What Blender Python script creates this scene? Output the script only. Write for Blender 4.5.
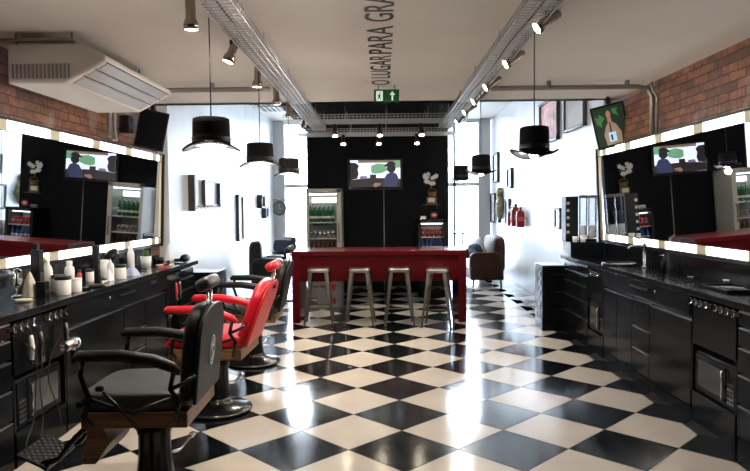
import bpy, math, random
from mathutils import Vector, Matrix
random.seed(7)
PI = math.pi
for o in list(bpy.data.objects): bpy.data.objects.remove(o, do_unlink=True)
scene = bpy.context.scene
COL = scene.collection

# ---------------------------------------------------------------- camera, world, light, exposure
def rotm(yaw, pitch, roll):
    return (Matrix.Rotation(yaw, 3, 'Z') @ Matrix.Rotation(pitch, 3, 'X') @ Matrix.Rotation(roll, 3, 'Y'))
R_ = rotm(.0125, -.0445, .010)
cam = bpy.data.cameras.new('camera'); camo = bpy.data.objects.new('camera', cam); COL.objects.link(camo)
cx, cy, cz = R_.col[0], R_.col[1], R_.col[2]
m4 = Matrix.Identity(4)
for i in range(3):
    m4[i][0] = cx[i]; m4[i][1] = cz[i]; m4[i][2] = -cy[i]
m4[2][3] = 1.45
camo.matrix_world = m4
cam.sensor_width = 36; cam.lens = 36 * 640 / 750; cam.clip_start = .05; cam.clip_end = 200
scene.camera = camo

world = bpy.data.worlds.new('World'); scene.world = world; world.use_nodes = True
wn = world.node_tree.nodes; wl = world.node_tree.links
bg = wn['Background']; bg.inputs['Color'].default_value = (.80, .90, 1, 1); bg.inputs['Strength'].default_value = 65.0

def area(name, loc, rot, sx, sy, power, color=(1, 1, 1), portal=False):
    l = bpy.data.lights.new(name, 'AREA'); l.shape = 'RECTANGLE'; l.size = sx; l.size_y = sy; l.energy = power; l.color = color
    if portal: l.cycles.is_portal = True
    o = bpy.data.objects.new(name, l); COL.objects.link(o); o.location = loc; o.rotation_euler = rot
    return o
area('window_daylight_portal', (0, 14.55, 1.7), (-PI/2, 0, 0), 4.9, 3.4, 1, portal=True)

vs = scene.view_settings
vs.view_transform = 'Standard'; vs.look = 'None'; vs.gamma = 1; vs.use_curve_mapping = False
vs.exposure = 0.0

# ---------------------------------------------------------------- materials
MATS = {}
def mat(name, color, rough=.5, metal=0., spec=.5, emit=0, ecol=None, noise=0, nscale=8, bump=0, bscale=30, coat=0, alpha=1, rnoise=0):
    if name in MATS: return MATS[name]
    m = bpy.data.materials.new(name); m.use_nodes = True
    nt = m.node_tree; N = nt.nodes; L = nt.links; b = N['Principled BSDF']
    b.inputs['Base Color'].default_value = (*color, 1)
    b.inputs['Roughness'].default_value = rough; b.inputs['Metallic'].default_value = metal
    b.inputs['Specular IOR Level'].default_value = spec
    b.inputs['Coat Weight'].default_value = coat; b.inputs['Coat Roughness'].default_value = .08
    if emit:
        b.inputs['Emission Color'].default_value = (*(ecol or color), 1); b.inputs['Emission Strength'].default_value = emit
    tc = N.new('ShaderNodeTexCoord')
    if noise:
        n = N.new('ShaderNodeTexNoise'); n.inputs['Scale'].default_value = nscale; n.inputs['Detail'].default_value = 6
        L.new(tc.outputs['Object'], n.inputs['Vector'])
        r = N.new('ShaderNodeValToRGB'); r.color_ramp.elements[0].position = .3; r.color_ramp.elements[1].position = .7
        r.color_ramp.elements[0].color = (*[c * (1 - noise) for c in color], 1)
        r.color_ramp.elements[1].color = (*[min(1, c * (1 + noise)) for c in color], 1)
        L.new(n.outputs['Fac'], r.inputs['Fac']); L.new(r.outputs['Color'], b.inputs['Base Color'])
    if rnoise:
        n = N.new('ShaderNodeTexNoise'); n.inputs['Scale'].default_value = 3; n.inputs['Detail'].default_value = 5
        L.new(tc.outputs['Object'], n.inputs['Vector'])
        mr = N.new('ShaderNodeMapRange'); mr.inputs['To Min'].default_value = max(0, rough - rnoise); mr.inputs['To Max'].default_value = rough + rnoise
        L.new(n.outputs['Fac'], mr.inputs['Value']); L.new(mr.outputs['Result'], b.inputs['Roughness'])
    if bump:
        n = N.new('ShaderNodeTexNoise'); n.inputs['Scale'].default_value = bscale; n.inputs['Detail'].default_value = 4
        L.new(tc.outputs['Object'], n.inputs['Vector'])
        bp = N.new('ShaderNodeBump'); bp.inputs['Strength'].default_value = bump; bp.inputs['Distance'].default_value = .01
        L.new(n.outputs['Fac'], bp.inputs['Height']); L.new(bp.outputs['Normal'], b.inputs['Normal'])
    MATS[name] = m
    return m

def glassmat(name, tint=(1, 1, 1), gl=.1):
    m = bpy.data.materials.new(name); m.use_nodes = True
    nt = m.node_tree; N = nt.nodes; L = nt.links; N.clear()
    out = N.new('ShaderNodeOutputMaterial'); t = N.new('ShaderNodeBsdfTransparent'); g = N.new('ShaderNodeBsdfGlossy')
    t.inputs['Color'].default_value = (*tint, 1); g.inputs['Roughness'].default_value = .02
    mx = N.new('ShaderNodeMixShader'); fr = N.new('ShaderNodeFresnel'); fr.inputs['IOR'].default_value = 1.45
    L.new(fr.outputs['Fac'], mx.inputs['Fac']); L.new(t.outputs[0], mx.inputs[1]); L.new(g.outputs[0], mx.inputs[2])
    L.new(mx.outputs[0], out.inputs['Surface'])
    MATS[name] = m
    return m

def brickmat(name, yz=True):
    m = bpy.data.materials.new(name); m.use_nodes = True
    nt = m.node_tree; N = nt.nodes; L = nt.links; b = N['Principled BSDF']
    tc = N.new('ShaderNodeTexCoord'); s = N.new('ShaderNodeSeparateXYZ'); c = N.new('ShaderNodeCombineXYZ')
    L.new(tc.outputs['Object'], s.inputs[0]); L.new(s.outputs['Y' if yz else 'X'], c.inputs['X']); L.new(s.outputs['Z'], c.inputs['Y'])
    wob = N.new('ShaderNodeTexNoise'); wob.inputs['Scale'].default_value = 9
    L.new(c.outputs[0], wob.inputs['Vector'])
    mw = N.new('ShaderNodeMix'); mw.data_type = 'RGBA'; mw.blend_type = 'LINEAR_LIGHT'; mw.inputs[0].default_value = .009
    L.new(c.outputs[0], mw.inputs[6]); L.new(wob.outputs['Color'], mw.inputs[7])
    br = N.new('ShaderNodeTexBrick'); L.new(mw.outputs[2], br.inputs['Vector'])
    br.inputs['Scale'].default_value = 1; br.inputs['Brick Width'].default_value = .21; br.inputs['Row Height'].default_value = .066
    br.inputs['Mortar Size'].default_value = .006; br.inputs['Mortar Smooth'].default_value = .3; br.inputs['Bias'].default_value = -.2
    br.inputs['Color1'].default_value = (.24, .095, .042, 1); br.inputs['Color2'].default_value = (.07, .032, .02, 1)
    br.inputs['Mortar'].default_value = (.045, .024, .015, 1)
    n = N.new('ShaderNodeTexNoise'); n.inputs['Scale'].default_value = 14; n.inputs['Detail'].default_value = 8; n.inputs['Roughness'].default_value = .7
    L.new(tc.outputs['Object'], n.inputs['Vector'])
    r = N.new('ShaderNodeValToRGB'); r.color_ramp.elements[0].position = .35; r.color_ramp.elements[0].color = (.35, .32, .3, 1)
    r.color_ramp.elements[1].position = .68; r.color_ramp.elements[1].color = (1.5, 1.35, 1.2, 1)
    L.new(n.outputs['Fac'], r.inputs['Fac'])
    mx = N.new('ShaderNodeMix'); mx.data_type = 'RGBA'; mx.blend_type = 'MULTIPLY'; mx.inputs[0].default_value = .8
    L.new(br.outputs['Color'], mx.inputs[6]); L.new(r.outputs['Color'], mx.inputs[7])
    # pale worn bricks
    n2 = N.new('ShaderNodeTexNoise'); n2.inputs['Scale'].default_value = 2.7; n2.inputs['Detail'].default_value = 3
    L.new(tc.outputs['Object'], n2.inputs['Vector'])
    r2 = N.new('ShaderNodeValToRGB'); r2.color_ramp.elements[0].position = .6; r2.color_ramp.elements[0].color = (0, 0, 0, 1)
    r2.color_ramp.elements[1].position = .68; r2.color_ramp.elements[1].color = (.35, .35, .35, 1)
    L.new(n2.outputs['Fac'], r2.inputs['Fac'])
    m2 = N.new('ShaderNodeMix'); m2.data_type = 'RGBA'; L.new(r2.outputs['Color'], m2.inputs[0])
    L.new(mx.outputs[2], m2.inputs[6]); m2.inputs[7].default_value = (.42, .33, .27, 1)
    L.new(m2.outputs[2], b.inputs['Base Color'])
    b.inputs['Roughness'].default_value = .6
    inv = N.new('ShaderNodeMath'); inv.operation = 'SUBTRACT'; inv.inputs[0].default_value = 1; L.new(br.outputs['Fac'], inv.inputs[1])
    ad = N.new('ShaderNodeMath'); ad.operation = 'MULTIPLY_ADD'; L.new(n.outputs['Fac'], ad.inputs[0]); ad.inputs[1].default_value = .6; L.new(inv.outputs[0], ad.inputs[2])
    bp = N.new('ShaderNodeBump'); bp.inputs['Strength'].default_value = .8; bp.inputs['Distance'].default_value = .012
    L.new(ad.outputs[0], bp.inputs['Height']); L.new(bp.outputs['Normal'], b.inputs['Normal'])
    MATS[name] = m
    return m

def woodmat(name, c1, c2, scale=(2, 30, 30), rough=.4):
    m = bpy.data.materials.new(name); m.use_nodes = True
    nt = m.node_tree; N = nt.nodes; L = nt.links; b = N['Principled BSDF']
    tc = N.new('ShaderNodeTexCoord'); mp = N.new('ShaderNodeMapping'); mp.inputs['Scale'].default_value = scale
    n = N.new('ShaderNodeTexNoise'); n.inputs['Scale'].default_value = 1.5; n.inputs['Detail'].default_value = 8; n.inputs['Distortion'].default_value = 1
    L.new(tc.outputs['Object'], mp.inputs[0]); L.new(mp.outputs[0], n.inputs['Vector'])
    r = N.new('ShaderNodeValToRGB'); r.color_ramp.elements[0].color = (*c1, 1); r.color_ramp.elements[1].color = (*c2, 1)
    r.color_ramp.elements[0].position = .35; r.color_ramp.elements[1].position = .65
    L.new(n.outputs['Fac'], r.inputs['Fac']); L.new(r.outputs['Color'], b.inputs['Base Color']); b.inputs['Roughness'].default_value = rough
    MATS[name] = m
    return m

mat('tile_black', (.004, .005, .007), .13, spec=.8, noise=.3, nscale=3, bump=.05, bscale=5, rnoise=.05)
mat('tile_cream', (.57, .51, .44), .14, spec=.8, noise=.07, nscale=2.5, bump=.05, bscale=5, rnoise=.05)
mat('grout', (.022, .021, .02), .6)
mat('border_grey', (.016, .015, .014), .5, noise=.15, spec=.25)
mat('ceiling_plaster', (.74, .68, .62), .85, noise=.04, nscale=1.2, bump=.15, bscale=3)
mat('white_plaster', (.64, .66, .68), .34, noise=.10, nscale=1.8, bump=.25, bscale=4)
mat('white_ceiling', (.78, .78, .77), .8)
mat('black_wall', (.006, .006, .007), .7, noise=.2, spec=.1)
mat('black_gloss', (.004, .005, .006), .20, rnoise=.06, noise=.15, spec=.14)
mat('black_satin', (.005, .005, .006), .38, spec=.22)
mat('black_stone', (.006, .007, .009), .12, noise=.3, nscale=60, rnoise=.03, spec=.4)
mat('black_leather', (.006, .006, .006), .42, spec=.3, bump=.25, bscale=120)
mat('black_leather_lit', (.035, .035, .037), .45, bump=.25, bscale=120)  # black leather of the seats, light falling on it painted in as grey
mat('brown_leather', (.035, .014, .008), .6, spec=.12, bump=.25, bscale=90, noise=.25)
mat('worn_leather', (.035, .026, .02), .4, bump=.3, bscale=80, noise=.35)
mat('red_leather', (.52, .008, .018), .32, bump=.15, bscale=120)
mat('black_metal', (.006, .006, .007), .22, spec=.4)
mat('chrome', (.75, .75, .76), .12, metal=1)
mat('steel', (.26, .25, .235), .28, metal=1, noise=.08, nscale=20)
mat('gunmetal', (.14, .135, .12), .32, metal=1, noise=.12, nscale=15)
mat('galvanised', (.42, .41, .40), .4, metal=.85, noise=.1, nscale=30)
mat('edge_metal', (.45, .46, .48), .3, metal=1)
mat('conduit_grey', (.24, .22, .20), .35, metal=.6)
mat('bronze', (.36, .31, .25), .25, metal=1)
mat('bar_red', (.065, .0015, .004), .25, noise=.06, nscale=5, rnoise=.04, spec=.22)
mat('felt_black', (.007, .0065, .007), .9, spec=.1, bump=.3, bscale=150)
mat('hat_lining', (.18, .19, .20), .7)
mat('bulb_glow', (1, .95, .85), .5, emit=40, ecol=(1, .93, .82))
mat('lens_glow', (1, .9, .7), .5, emit=14, ecol=(1, .88, .66))
mat('strip_glow', (1, 1, 1), .5, emit=3.2, ecol=(1, .98, .95))
mat('strip_joint', (.46, .41, .27), .5, emit=.05, ecol=(1, .9, .6))
mat('mirror_silver', (.82, .84, .86), .012, metal=1)
mat('white_plastic', (.72, .70, .66), .4)
mat('ac_plastic', (.60, .56, .51), .4)
mat('ac_slot', (.22, .20, .18), .5)
mat('oven_glass', (.05, .05, .052), .15)
mat('grille_dark', (.03, .03, .03), .6)
mat('louver_grey', (.42, .43, .45), .2)
mat('screen_black', (.008, .008, .01), .08)
mat('exit_green', (.0, .055, .015), .5, emit=.04, ecol=(.0, .35, .1))
mat('exit_white', (.8, .9, .8), .5, emit=.5, ecol=(.8, 1, .8))
mat('sign_black', (.01, .01, .01), .5)
mat('fridge_beige', (.42, .38, .31), .35)
mat('fridge_white', (.6, .62, .61), .4)
mat('fridge_liner', (.22, .25, .24), .5)
mat('fridge_glow', (1, 1, 1), .5, emit=2.2, ecol=(.95, 1, .97))
mat('bottle_green', (.01, .12, .05), .08)
mat('bottle_brown', (.10, .04, .015), .08)
mat('can_red', (.5, .02, .02), .25, metal=.3)
mat('can_blue', (.05, .12, .4), .25, metal=.3)
mat('can_silver', (.6, .6, .58), .25, metal=.8)
mat('label_pale', (.7, .65, .5), .5)
mat('label_red', (.55, .03, .03), .5)
mat('extinguisher_red', (.30, .012, .015), .25)
mat('rubber', (.015, .015, .015), .6)
mat('paper_white', (.78, .78, .76), .6)
mat('cloth_tan', (.62, .55, .46), .8, bump=.3, bscale=40)
mat('cloth_white', (.75, .77, .80), .8, bump=.3, bscale=40)
mat('cloth_blue', (.42, .47, .62), .85, bump=.4, bscale=40)
mat('cloth_navy', (.03, .045, .09), .85, bump=.4, bscale=40)
mat('leaf', (.10, .20, .04), .5, noise=.3)
mat('leaf_bright', (.35, .45, .05), .5)
mat('petal', (.80, .77, .68), .6)
mat('frame_dark', (.03, .027, .026), .5)
mat('frame_white', (.74, .74, .73), .6)
mat('print_pink', (.62, .30, .26), .6, noise=.5, nscale=7)
mat('print_pale', (.68, .68, .68), .6, noise=.15, nscale=4)
mat('carved_wood', (.20, .17, .09), .6, noise=.4, nscale=15)
mat('wicker', (.16, .09, .03), .8, noise=.4, nscale=40)
mat('facade_frame', (.50, .51, .52), .5)
mat('pavement', (.42, .42, .42), .8, noise=.1)
mat('street_wall', (.60, .62, .66), .8)
mat('street_window', (.12, .17, .24), .2)
mat('clock_face', (.12, .13, .10), .4)
mat('cable_black', (.01, .01, .01), .5)
mat('cable_yellow', (.55, .52, .05), .5)
glassmat('pane_glass'); glassmat('jar_glass', (.85, .88, .9))
brickmat('brick')
woodmat('chair_wood', (.09, .045, .022), (.24, .13, .06), rough=.35)

# ---------------------------------------------------------------- mesh builder
class MB:
    def __init__(s): s.v = []; s.f = []; s.m = []; s.s = []
    def add(s, vs_, fs, mi=0, sm=False, M=None):
        b = len(s.v)
        for p in vs_:
            p = Vector(p)
            s.v.append(tuple(M @ p) if M else tuple(p))
        for f in fs:
            s.f.append([b + i for i in f]); s.m.append(mi); s.s.append(sm)
        return s
    def box(s, x0, y0, z0, x1, y1, z1, mi=0, M=None):
        x0, x1 = sorted((x0, x1)); y0, y1 = sorted((y0, y1)); z0, z1 = sorted((z0, z1))
        v = [(x0,y0,z0),(x1,y0,z0),(x1,y1,z0),(x0,y1,z0),(x0,y0,z1),(x1,y0,z1),(x1,y1,z1),(x0,y1,z1)]
        return s.add(v, [(0,3,2,1),(4,5,6,7),(0,1,5,4),(1,2,6,5),(2,3,7,6),(3,0,4,7)], mi, False, M)
    def tube(s, pts, r, n=10, mi=0, cap=True, M=None):
        P = [Vector(p) for p in pts]
        if not isinstance(r, (list, tuple)): r = [r] * len(P)
        T = []
        for i in range(len(P)):
            a = P[max(0, i - 1)]; b = P[min(len(P) - 1, i + 1)]
            T.append((b - a).normalized() if (b - a).length > 1e-9 else Vector((0, 0, 1)))
        up = Vector((0, 0, 1)) if abs(T[0].z) < .9 else Vector((1, 0, 0))
        u = T[0].cross(up).normalized(); vv = []
        for i, p in enumerate(P):
            u = (u - T[i] * u.dot(T[i])).normalized(); w = T[i].cross(u)
            for k in range(n):
                a = 2 * PI * k / n
                vv.append(p + (u * math.cos(a) + w * math.sin(a)) * r[i])
        b0 = len(s.v)
        fs = [(i*n+k, i*n+(k+1)%n, (i+1)*n+(k+1)%n, (i+1)*n+k) for i in range(len(P)-1) for k in range(n)]
        s.add(vv, fs, mi, True, M)
        if cap:
            s.f.append([b0 + k for k in range(n)][::-1]); s.m.append(mi); s.s.append(False)
            e = b0 + (len(P)-1)*n
            s.f.append([e + k for k in range(n)]); s.m.append(mi); s.s.append(False)
        return s
    def lathe(s, prof, c=(0,0,0), n=24, mi=0, M=None, sm=True):
        vv = []
        for r, z in prof:
            for k in range(n):
                a = 2*PI*k/n; vv.append((c[0]+max(r,1e-4)*math.cos(a), c[1]+max(r,1e-4)*math.sin(a), c[2]+z))
        fs = [(i*n+k, i*n+(k+1)%n, (i+1)*n+(k+1)%n, (i+1)*n+k) for i in range(len(prof)-1) for k in range(n)]
        s.add(vv, fs, mi, sm, M)
        return s
    def quad(s, c, h, e=.35, n=20, mi=0, M=None):      # rounded box (superellipsoid)
        def sp(x, p): return math.copysign(abs(x)**p, x)
        vv = []; m = n // 2
        for i in range(m + 1):
            ph = -PI/2 + PI*i/m
            for k in range(n):
                th = 2*PI*k/n
                vv.append((c[0]+h[0]*sp(math.cos(ph), e)*sp(math.cos(th), e), c[1]+h[1]*sp(math.cos(ph), e)*sp(math.sin(th), e), c[2]+h[2]*sp(math.sin(ph), e)))
        fs = [(i*n+k, i*n+(k+1)%n, (i+1)*n+(k+1)%n, (i+1)*n+k) for i in range(m) for k in range(n)]
        return s.add(vv, fs, mi, True, M)
    def prism(s, poly, d0, d1, mi=0, M=None, sm=False):   # poly in XY extruded along Z then M
        n = len(poly)
        v = [(x, y, d0) for x, y in poly] + [(x, y, d1) for x, y in poly]
        fs = [tuple(range(n))[::-1], tuple(range(n, 2*n))]
        s.add(v, fs, mi, False, M)
        b = len(s.v) - 2*n
        for i in range(n):
            s.f.append([b+i, b+(i+1)%n, b+n+(i+1)%n, b+n+i]); s.m.append(mi); s.s.append(sm)
        return s
    def build(s, name, mats, parent=None, bevel=0, loc=None, rot=None):
        me = bpy.data.meshes.new(name); me.from_pydata(s.v, [], s.f); 
        if isinstance(mats, str): mats = [mats]
        for k in mats: me.materials.append(MATS[k])
        me.polygons.foreach_set('material_index', s.m); me.polygons.foreach_set('use_smooth', s.s); me.update()
        import bmesh
        bm = bmesh.new(); bm.from_mesh(me); bmesh.ops.recalc_face_normals(bm, faces=bm.faces); bm.to_mesh(me); bm.free()
        o = bpy.data.objects.new(name, me); COL.objects.link(o)
        if parent: o.parent = parent
        if loc: o.location = loc
        if rot: o.rotation_euler = rot
        if bevel:
            md = o.modifiers.new('bevel', 'BEVEL'); md.width = bevel; md.segments = 2; md.limit_method = 'ANGLE'; md.angle_limit = .8
        return o

def tag(o, label=None, cat=None, group=None, kind=None):
    if label: o['label'] = label
    if cat: o['category'] = cat
    if group: o['group'] = group
    if kind: o['kind'] = kind
    return o
def thing(name, loc, label, cat, group=None, rz=0):
    o = bpy.data.objects.new(name, None); COL.objects.link(o); o.location = loc; o.rotation_euler = (0, 0, rz)
    o.empty_display_size = .1
    return tag(o, label, cat, group)
def dup(root, loc=None, label=None, group=None, rz=None):
    def cp(o, par):
        c = o.copy(); COL.objects.link(c)
        if par: c.parent = par
        for ch in list(o.children): cp(ch, c)
        return c
    r = cp(root, None)
    if loc is not None: r.location = loc
    if rz is not None: r.rotation_euler = (0, 0, rz)
    if label: r['label'] = label
    if group: r['group'] = group
    return r
def struct(name, mb, mats, bevel=0): return tag(mb.build(name, mats, bevel=bevel), kind='structure')
RX = Matrix.Rotation(PI/2, 4, 'X')      # XY polygon -> XZ plane
def T(x, y, z): return Matrix.Translation((x, y, z))
def RZ(a): return Matrix.Rotation(a, 4, 'Z')
def RY(a): return Matrix.Rotation(a, 4, 'Y')
def RXm(a): return Matrix.Rotation(a, 4, 'X')
def text_mesh(body, size, name, matn, M, parent=None, sx=1, extr=.001):
    cu = bpy.data.curves.new(name, 'FONT'); cu.body = body; cu.size = size; cu.extrude = extr; cu.align_x = 'LEFT'
    t = bpy.data.objects.new(name, cu); COL.objects.link(t)
    bpy.context.view_layer.update()
    me = bpy.data.meshes.new_from_object(t); bpy.data.objects.remove(t)
    me.transform(Matrix.Diagonal((sx, 1, 1, 1))); me.transform(M)
    me.materials.clear(); me.materials.append(MATS[matn])
    o = bpy.data.objects.new(name, me); COL.objects.link(o)
    if parent: o.parent = parent
    return o

# ================================================================ THE SETTING
HW = 2.47          # half width of the shop
ZC = 2.56          # low ceiling
ZB = 3.4           # high ceiling at the back
YE = 6.9           # end of the low ceiling
YF = 14.5          # shop front

# floor: diagonal checkerboard, clipped at a dark border on both sides
def clip(poly, x, keep_less):
    out = []
    for i in range(len(poly)):
        a, b = poly[i], poly[(i+1) % len(poly)]
        ina = (a[0] <= x) if keep_less else (a[0] >= x); inb = (b[0] <= x) if keep_less else (b[0] >= x)
        if ina: out.append(a)
        if ina != inb:
            t = (x - a[0]) / (b[0] - a[0]); out.append((x, a[1] + t*(b[1]-a[1])))
    return out
fl = MB()
fl.box(-2.8, -1.6, -.12, 2.7, 14.7, -.0015, 0)
HD = .3275; X0 = -.872; Y0 = 3.765; G = .0035
for r in range(-17, 34):
    for c in range(-7, 13):
        if (r + c) % 2 == 0: continue
        # tiles centred on lattice points where r+c is odd; even rows black, odd rows cream
        x = X0 + c*HD; y = Y0 + r*HD; black = (r % 2 == 0)
        right = (c == 9); h = HD - G*1.4
        if y < -1.3 or y > 14.4: continue
        if right and black:
            h2 = .235; xc = x - HD + h2; poly = [(xc-h2+G, y), (xc, y-h2+G), (xc+h2, y), (xc, y+h2-G)]; poly = clip(poly, 2.10, True)
        elif c > 8: continue
        else:
            poly = [(x-h, y), (x, y-h), (x+h, y), (x, y+h)]
            poly = clip(poly, 1.965, True)
            poly = clip(poly, -2.44, False)
        if len(poly) < 3: continue
        fl.add([(px, py, 0) for px, py in poly], [tuple(range(len(poly)))], 2 if black else 1)
# beyond the counters the checker runs to the wall
for r in range(11, 34):
    for c in range(8, 11):
        if (r + c) % 2 == 0: continue
        x = X0 + c*HD; y = Y0 + r*HD; h = HD - G*1.4
        if y > 14.4 or y < 7.6: continue
        poly = clip(clip([(x-h, y), (x, y-h), (x+h, y), (x, y+h)], 1.968, False), 2.44, True)
        if len(poly) < 3: continue
        fl.add([(px, py, 0.0) for px, py in poly], [tuple(range(len(poly)))], 2 if r % 2 == 0 else 1)
struct('floor', fl, ['border_grey', 'tile_cream', 'tile_black'])

w = MB(); w.box(-2.8, -1.6, -.1, -2.57, 7.32, 3.5); struct('wall_left', w, 'brick')
w = MB(); w.box(HW, -1.6, -.1, 2.7, 7.15, 3.5); struct('wall_right', w, 'brick')
w = MB(); w.box(-2.8, 7.32, -.1, -HW+.02, 14.6, 3.5); struct('wall_left_back', w, 'white_plaster')
w = MB(); w.box(HW-.02, 7.15, -.1, 2.7, 14.6, 3.5); struct('wall_right_back', w, 'white_plaster')
w = MB(); w.box(-2.8, -1.6, ZC, 2.7, YE, ZC+.08); w.box(-2.8, YE-.12, ZC, 2.7, YE, ZB+.1); struct('ceiling', w, 'ceiling_plaster')
w = MB(); w.box(-2.7, YE, ZB, 2.7, 14.7, ZB+.1); struct('ceiling_back', w, 'white_ceiling')
# unseen wall behind the camera, closed and black to cut daylight and sheen
w = MB(); w.box(-2.7, -1.6, 0, 2.7, -1.5, ZC)
struct('wall_rear_blackout', w, 'black_wall')
# black partition wall with its canopy
w = MB(); w.box(-1.27, 10.8, 0, 1.11, 10.95, 2.7); struct('wall_bar_back', w, 'black_wall')
w = MB(); w.box(-1.27, 7.05, 2.72, 1.11, 10.95, 2.80)
for k in range(60):
    x = -1.25 + k*.04
    if x < 1.08: w.box(x, 7.05, 2.70, x+.022, 10.95, 2.721)
struct('ceiling_canopy', w, 'black_wall')

# shop front
w = MB()
for x0, x1 in ((-2.45, -2.20), (2.15, 2.42)): w.box(x0, 14.4, 0, x1, 14.6, ZB)
struct('trim_1', w, 'facade_frame')
w = MB()
w.box(-2.20, 14.46, 1.90, 2.15, 14.54, 1.98); w.box(-2.20, 14.46, 0, 2.15, 14.54, .1); w.box(-2.20, 14.46, ZB-.08, 2.15, 14.54, ZB)
for x in (-1.55, -.75, .05, .9, 1.62): w.box(x-.03, 14.46, .1, x+.03, 14.54, ZB-.08)
struct('window_1', w, 'facade_frame')
w = MB(); w.box(-2.19, 14.495, .1, 2.14, 14.5, ZB-.09); tag(w.build('window_2', 'pane_glass'), kind='structure')
# outside
w = MB(); w.box(-14, 14.7, -.15, 14, 40, -.02); struct('ground', w, 'pavement')
bld = thing('street_building', (0, 27, -.02), 'pale multi-storey building across the street outside the shop front glass', 'building')
m = MB(); m.box(-12, 0, 0, 12, 4, 7); m.build('wall', 'street_wall', bld)
for i in range(9):
    for j in range(2):
        x = -10 + i*2.5
        m = MB(); m.box(x, -.05, .9+j*3, x+1.2, 0.02, 2.5+j*3); m.build('window', 'street_window', bld)

# ---------------------------------------------------------------- mirrors
def wall_mirror(s, y0, y1, joints, label, seam, xm=2.45):
    t = thing('wall_mirror', (s*xm, 0, 1.06), label, 'mirror', 'long lit barber mirrors')
    tilt = -.040 * s       # top leans into the room
    M = RY(tilt)
    H = 1.0
    f = MB()                       # local x: towards room = -s
    f.box(-s*-.005, y0-.02, -.03, -s*.012, y1+.03, -.0, M=M)
    f.box(-s*-.005, y0-.02, H, -s*.02, y1+.03, H+.012, M=M)
    f.box(-s*-.005, y1, -.03, -s*.03, y1+.035, H+.012, M=M)
    f.box(-s*-.005, y0-.03, -.03, -s*.03, y0, H+.012, M=M)
    f.box(-s*-.008, y0, 0, -s*-.004, y1, H, M=M)
    f.build('frame', 'black_satin', t)
    for a, b in ((y0, seam-.002), (seam+.002, y1)):
        g = MB(); g.box(0, a, .075, -s*.004, b, H-.075, M=M); g.build('mirror_glass', 'mirror_silver', t)
    for z0, z1 in ((0, .072), (H-.075, H)):
        js = sorted([y0] + [j for j in joints if y0 < j < y1] + [y1])
        for a, b in zip(js[:-1], js[1:]):
            g = MB(); g.box(0, a+.05, z0+.004, -s*.012, b-.10, z1-.004, M=M); g.build('light_panel', 'strip_glow', t)
            g = MB(); g.box(0, b-.098, z0+.004, -s*.010, b+.048 if b < y1 else b, z1-.004, M=M); g.build('panel_joint', 'strip_joint', t)
    g = MB(); g.box(0, y1-.07, .075, -s*.010, y1-.008, H-.08, M=M); g.build('end_panel', 'label_pale', t)
    return t
wall_mirror(1, 2.1, 7.2, [2.15, 2.85, 3.55, 4.25, 4.95, 5.65, 6.35, 7.02], 'long mirror with lit edges on the right brick wall above the black counter', 4.32)
wall_mirror(-1, 2.1, 7.27, [2.8, 3.5, 4.22, 4.92, 5.63, 6.34, 7.06], 'long mirror with lit edges on the left brick wall above the cluttered counter', 4.22, 2.55)

# ---------------------------------------------------------------- ceiling fixtures
def cable_tray_lon(x, y0, y1, z, wd, label):
    m = MB(); h = .05; t = .0018
    n = int((y1-y0)/.05)
    for k in range(n+1):
        y = y0 + k*(y1-y0)/n
        m.box(x-wd/2, y-t, z-t, x+wd/2, y+t, z+t); m.box(x-wd/2-t, y-t, z, x-wd/2+t, y+t, z+h); m.box(x+wd/2-t, y-t, z, x+wd/2+t, y+t, z+h)
    for k in range(5):
        xx = x - wd/2 + wd*k/4; m.box(xx-t, y0, z-t, xx+t, y1, z+t)
    for q in (-1, 1):
        for zz in (.025, .05): m.box(x+q*wd/2-t*1.5, y0, z+zz-t*1.5, x+q*wd/2+t*1.5, y1, z+zz+t*1.5)
        m.box(x+q*wd/2-.003, y0, z-.003, x+q*wd/2+.003, y1, z+.003)
    t_ = thing('cable_tray', (0, 0, 0), label, 'cable tray', 'wire mesh cable trays')
    m.build('mesh_basket', 'galvanised', t_)
    y = y0 + .5
    while y < y1:
        top = ZC if y < YE else (2.70 if abs(x) < 1.1 else ZB)
        for q in (-1, 1): MB().tube([(x+q*wd/2, y, z), (x+q*wd/2, y, top)], .003, 6).build('hanger', 'galvanised', t_)
        y += 1.05
    cb = MB()
    for q in range(1, 2):
        cb.tube([(x-.05+q*.045+.01*math.sin(k*1.3+q), y0+k*(y1-y0)/24, z+.010) for k in range(25)], .006, 6)
    cb.build('cable', 'cable_black', t_)
    return t_
cable_tray_lon(-.825, -.6, 8.55, 2.475, .165, 'wire mesh cable tray running along the ceiling on the left')
cable_tray_lon(.83, -.6, 8.45, 2.475, .165, 'wire mesh cable tray running along the ceiling on the right')
def cable_tray_lat(y0, y1, x0, x1, z, label):
    m = MB(); t = .003
    n = int((x1-x0)/.045)
    for k in range(n+1):
        x = x0 + k*(x1-x0)/n
        m.box(x-t, y0, z-t, x+t, y1, z+t); m.box(x-t, y0-t, z, x+t, y0+t, z+.06); m.box(x-t, y1-t, z, x+t, y1+t, z+.06)
    k = 0; y = y0
    while y <= y1+.001:
        m.box(x0, y-t, z-t, x1, y+t, z+t); y += (y1-y0)/round((y1-y0)/.045)
    for yy in (y0, y1):
        for zz in (0, .03, .06): m.box(x0, yy-.004, z+zz-.004, x1, yy+.004, z+zz+.004)
    t_ = thing('cable_tray', (0, 0, 0), label, 'cable tray', 'wire mesh cable trays')
    m.build('mesh_basket', 'galvanised', t_)
    for x in (-.46, .05, .56):
        for yy in (y0, y1): MB().tube([(x, yy, z), (x+.012, yy, (z+2.7)/2), (x, yy, 2.70)], .005, 6).build('hanger', 'galvanised', t_)
cable_tray_lat(7.95, 8.40, -1.22, 1.06, 2.535, 'wire mesh cable tray crossing the room over the bar, the nearer one')
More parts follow.
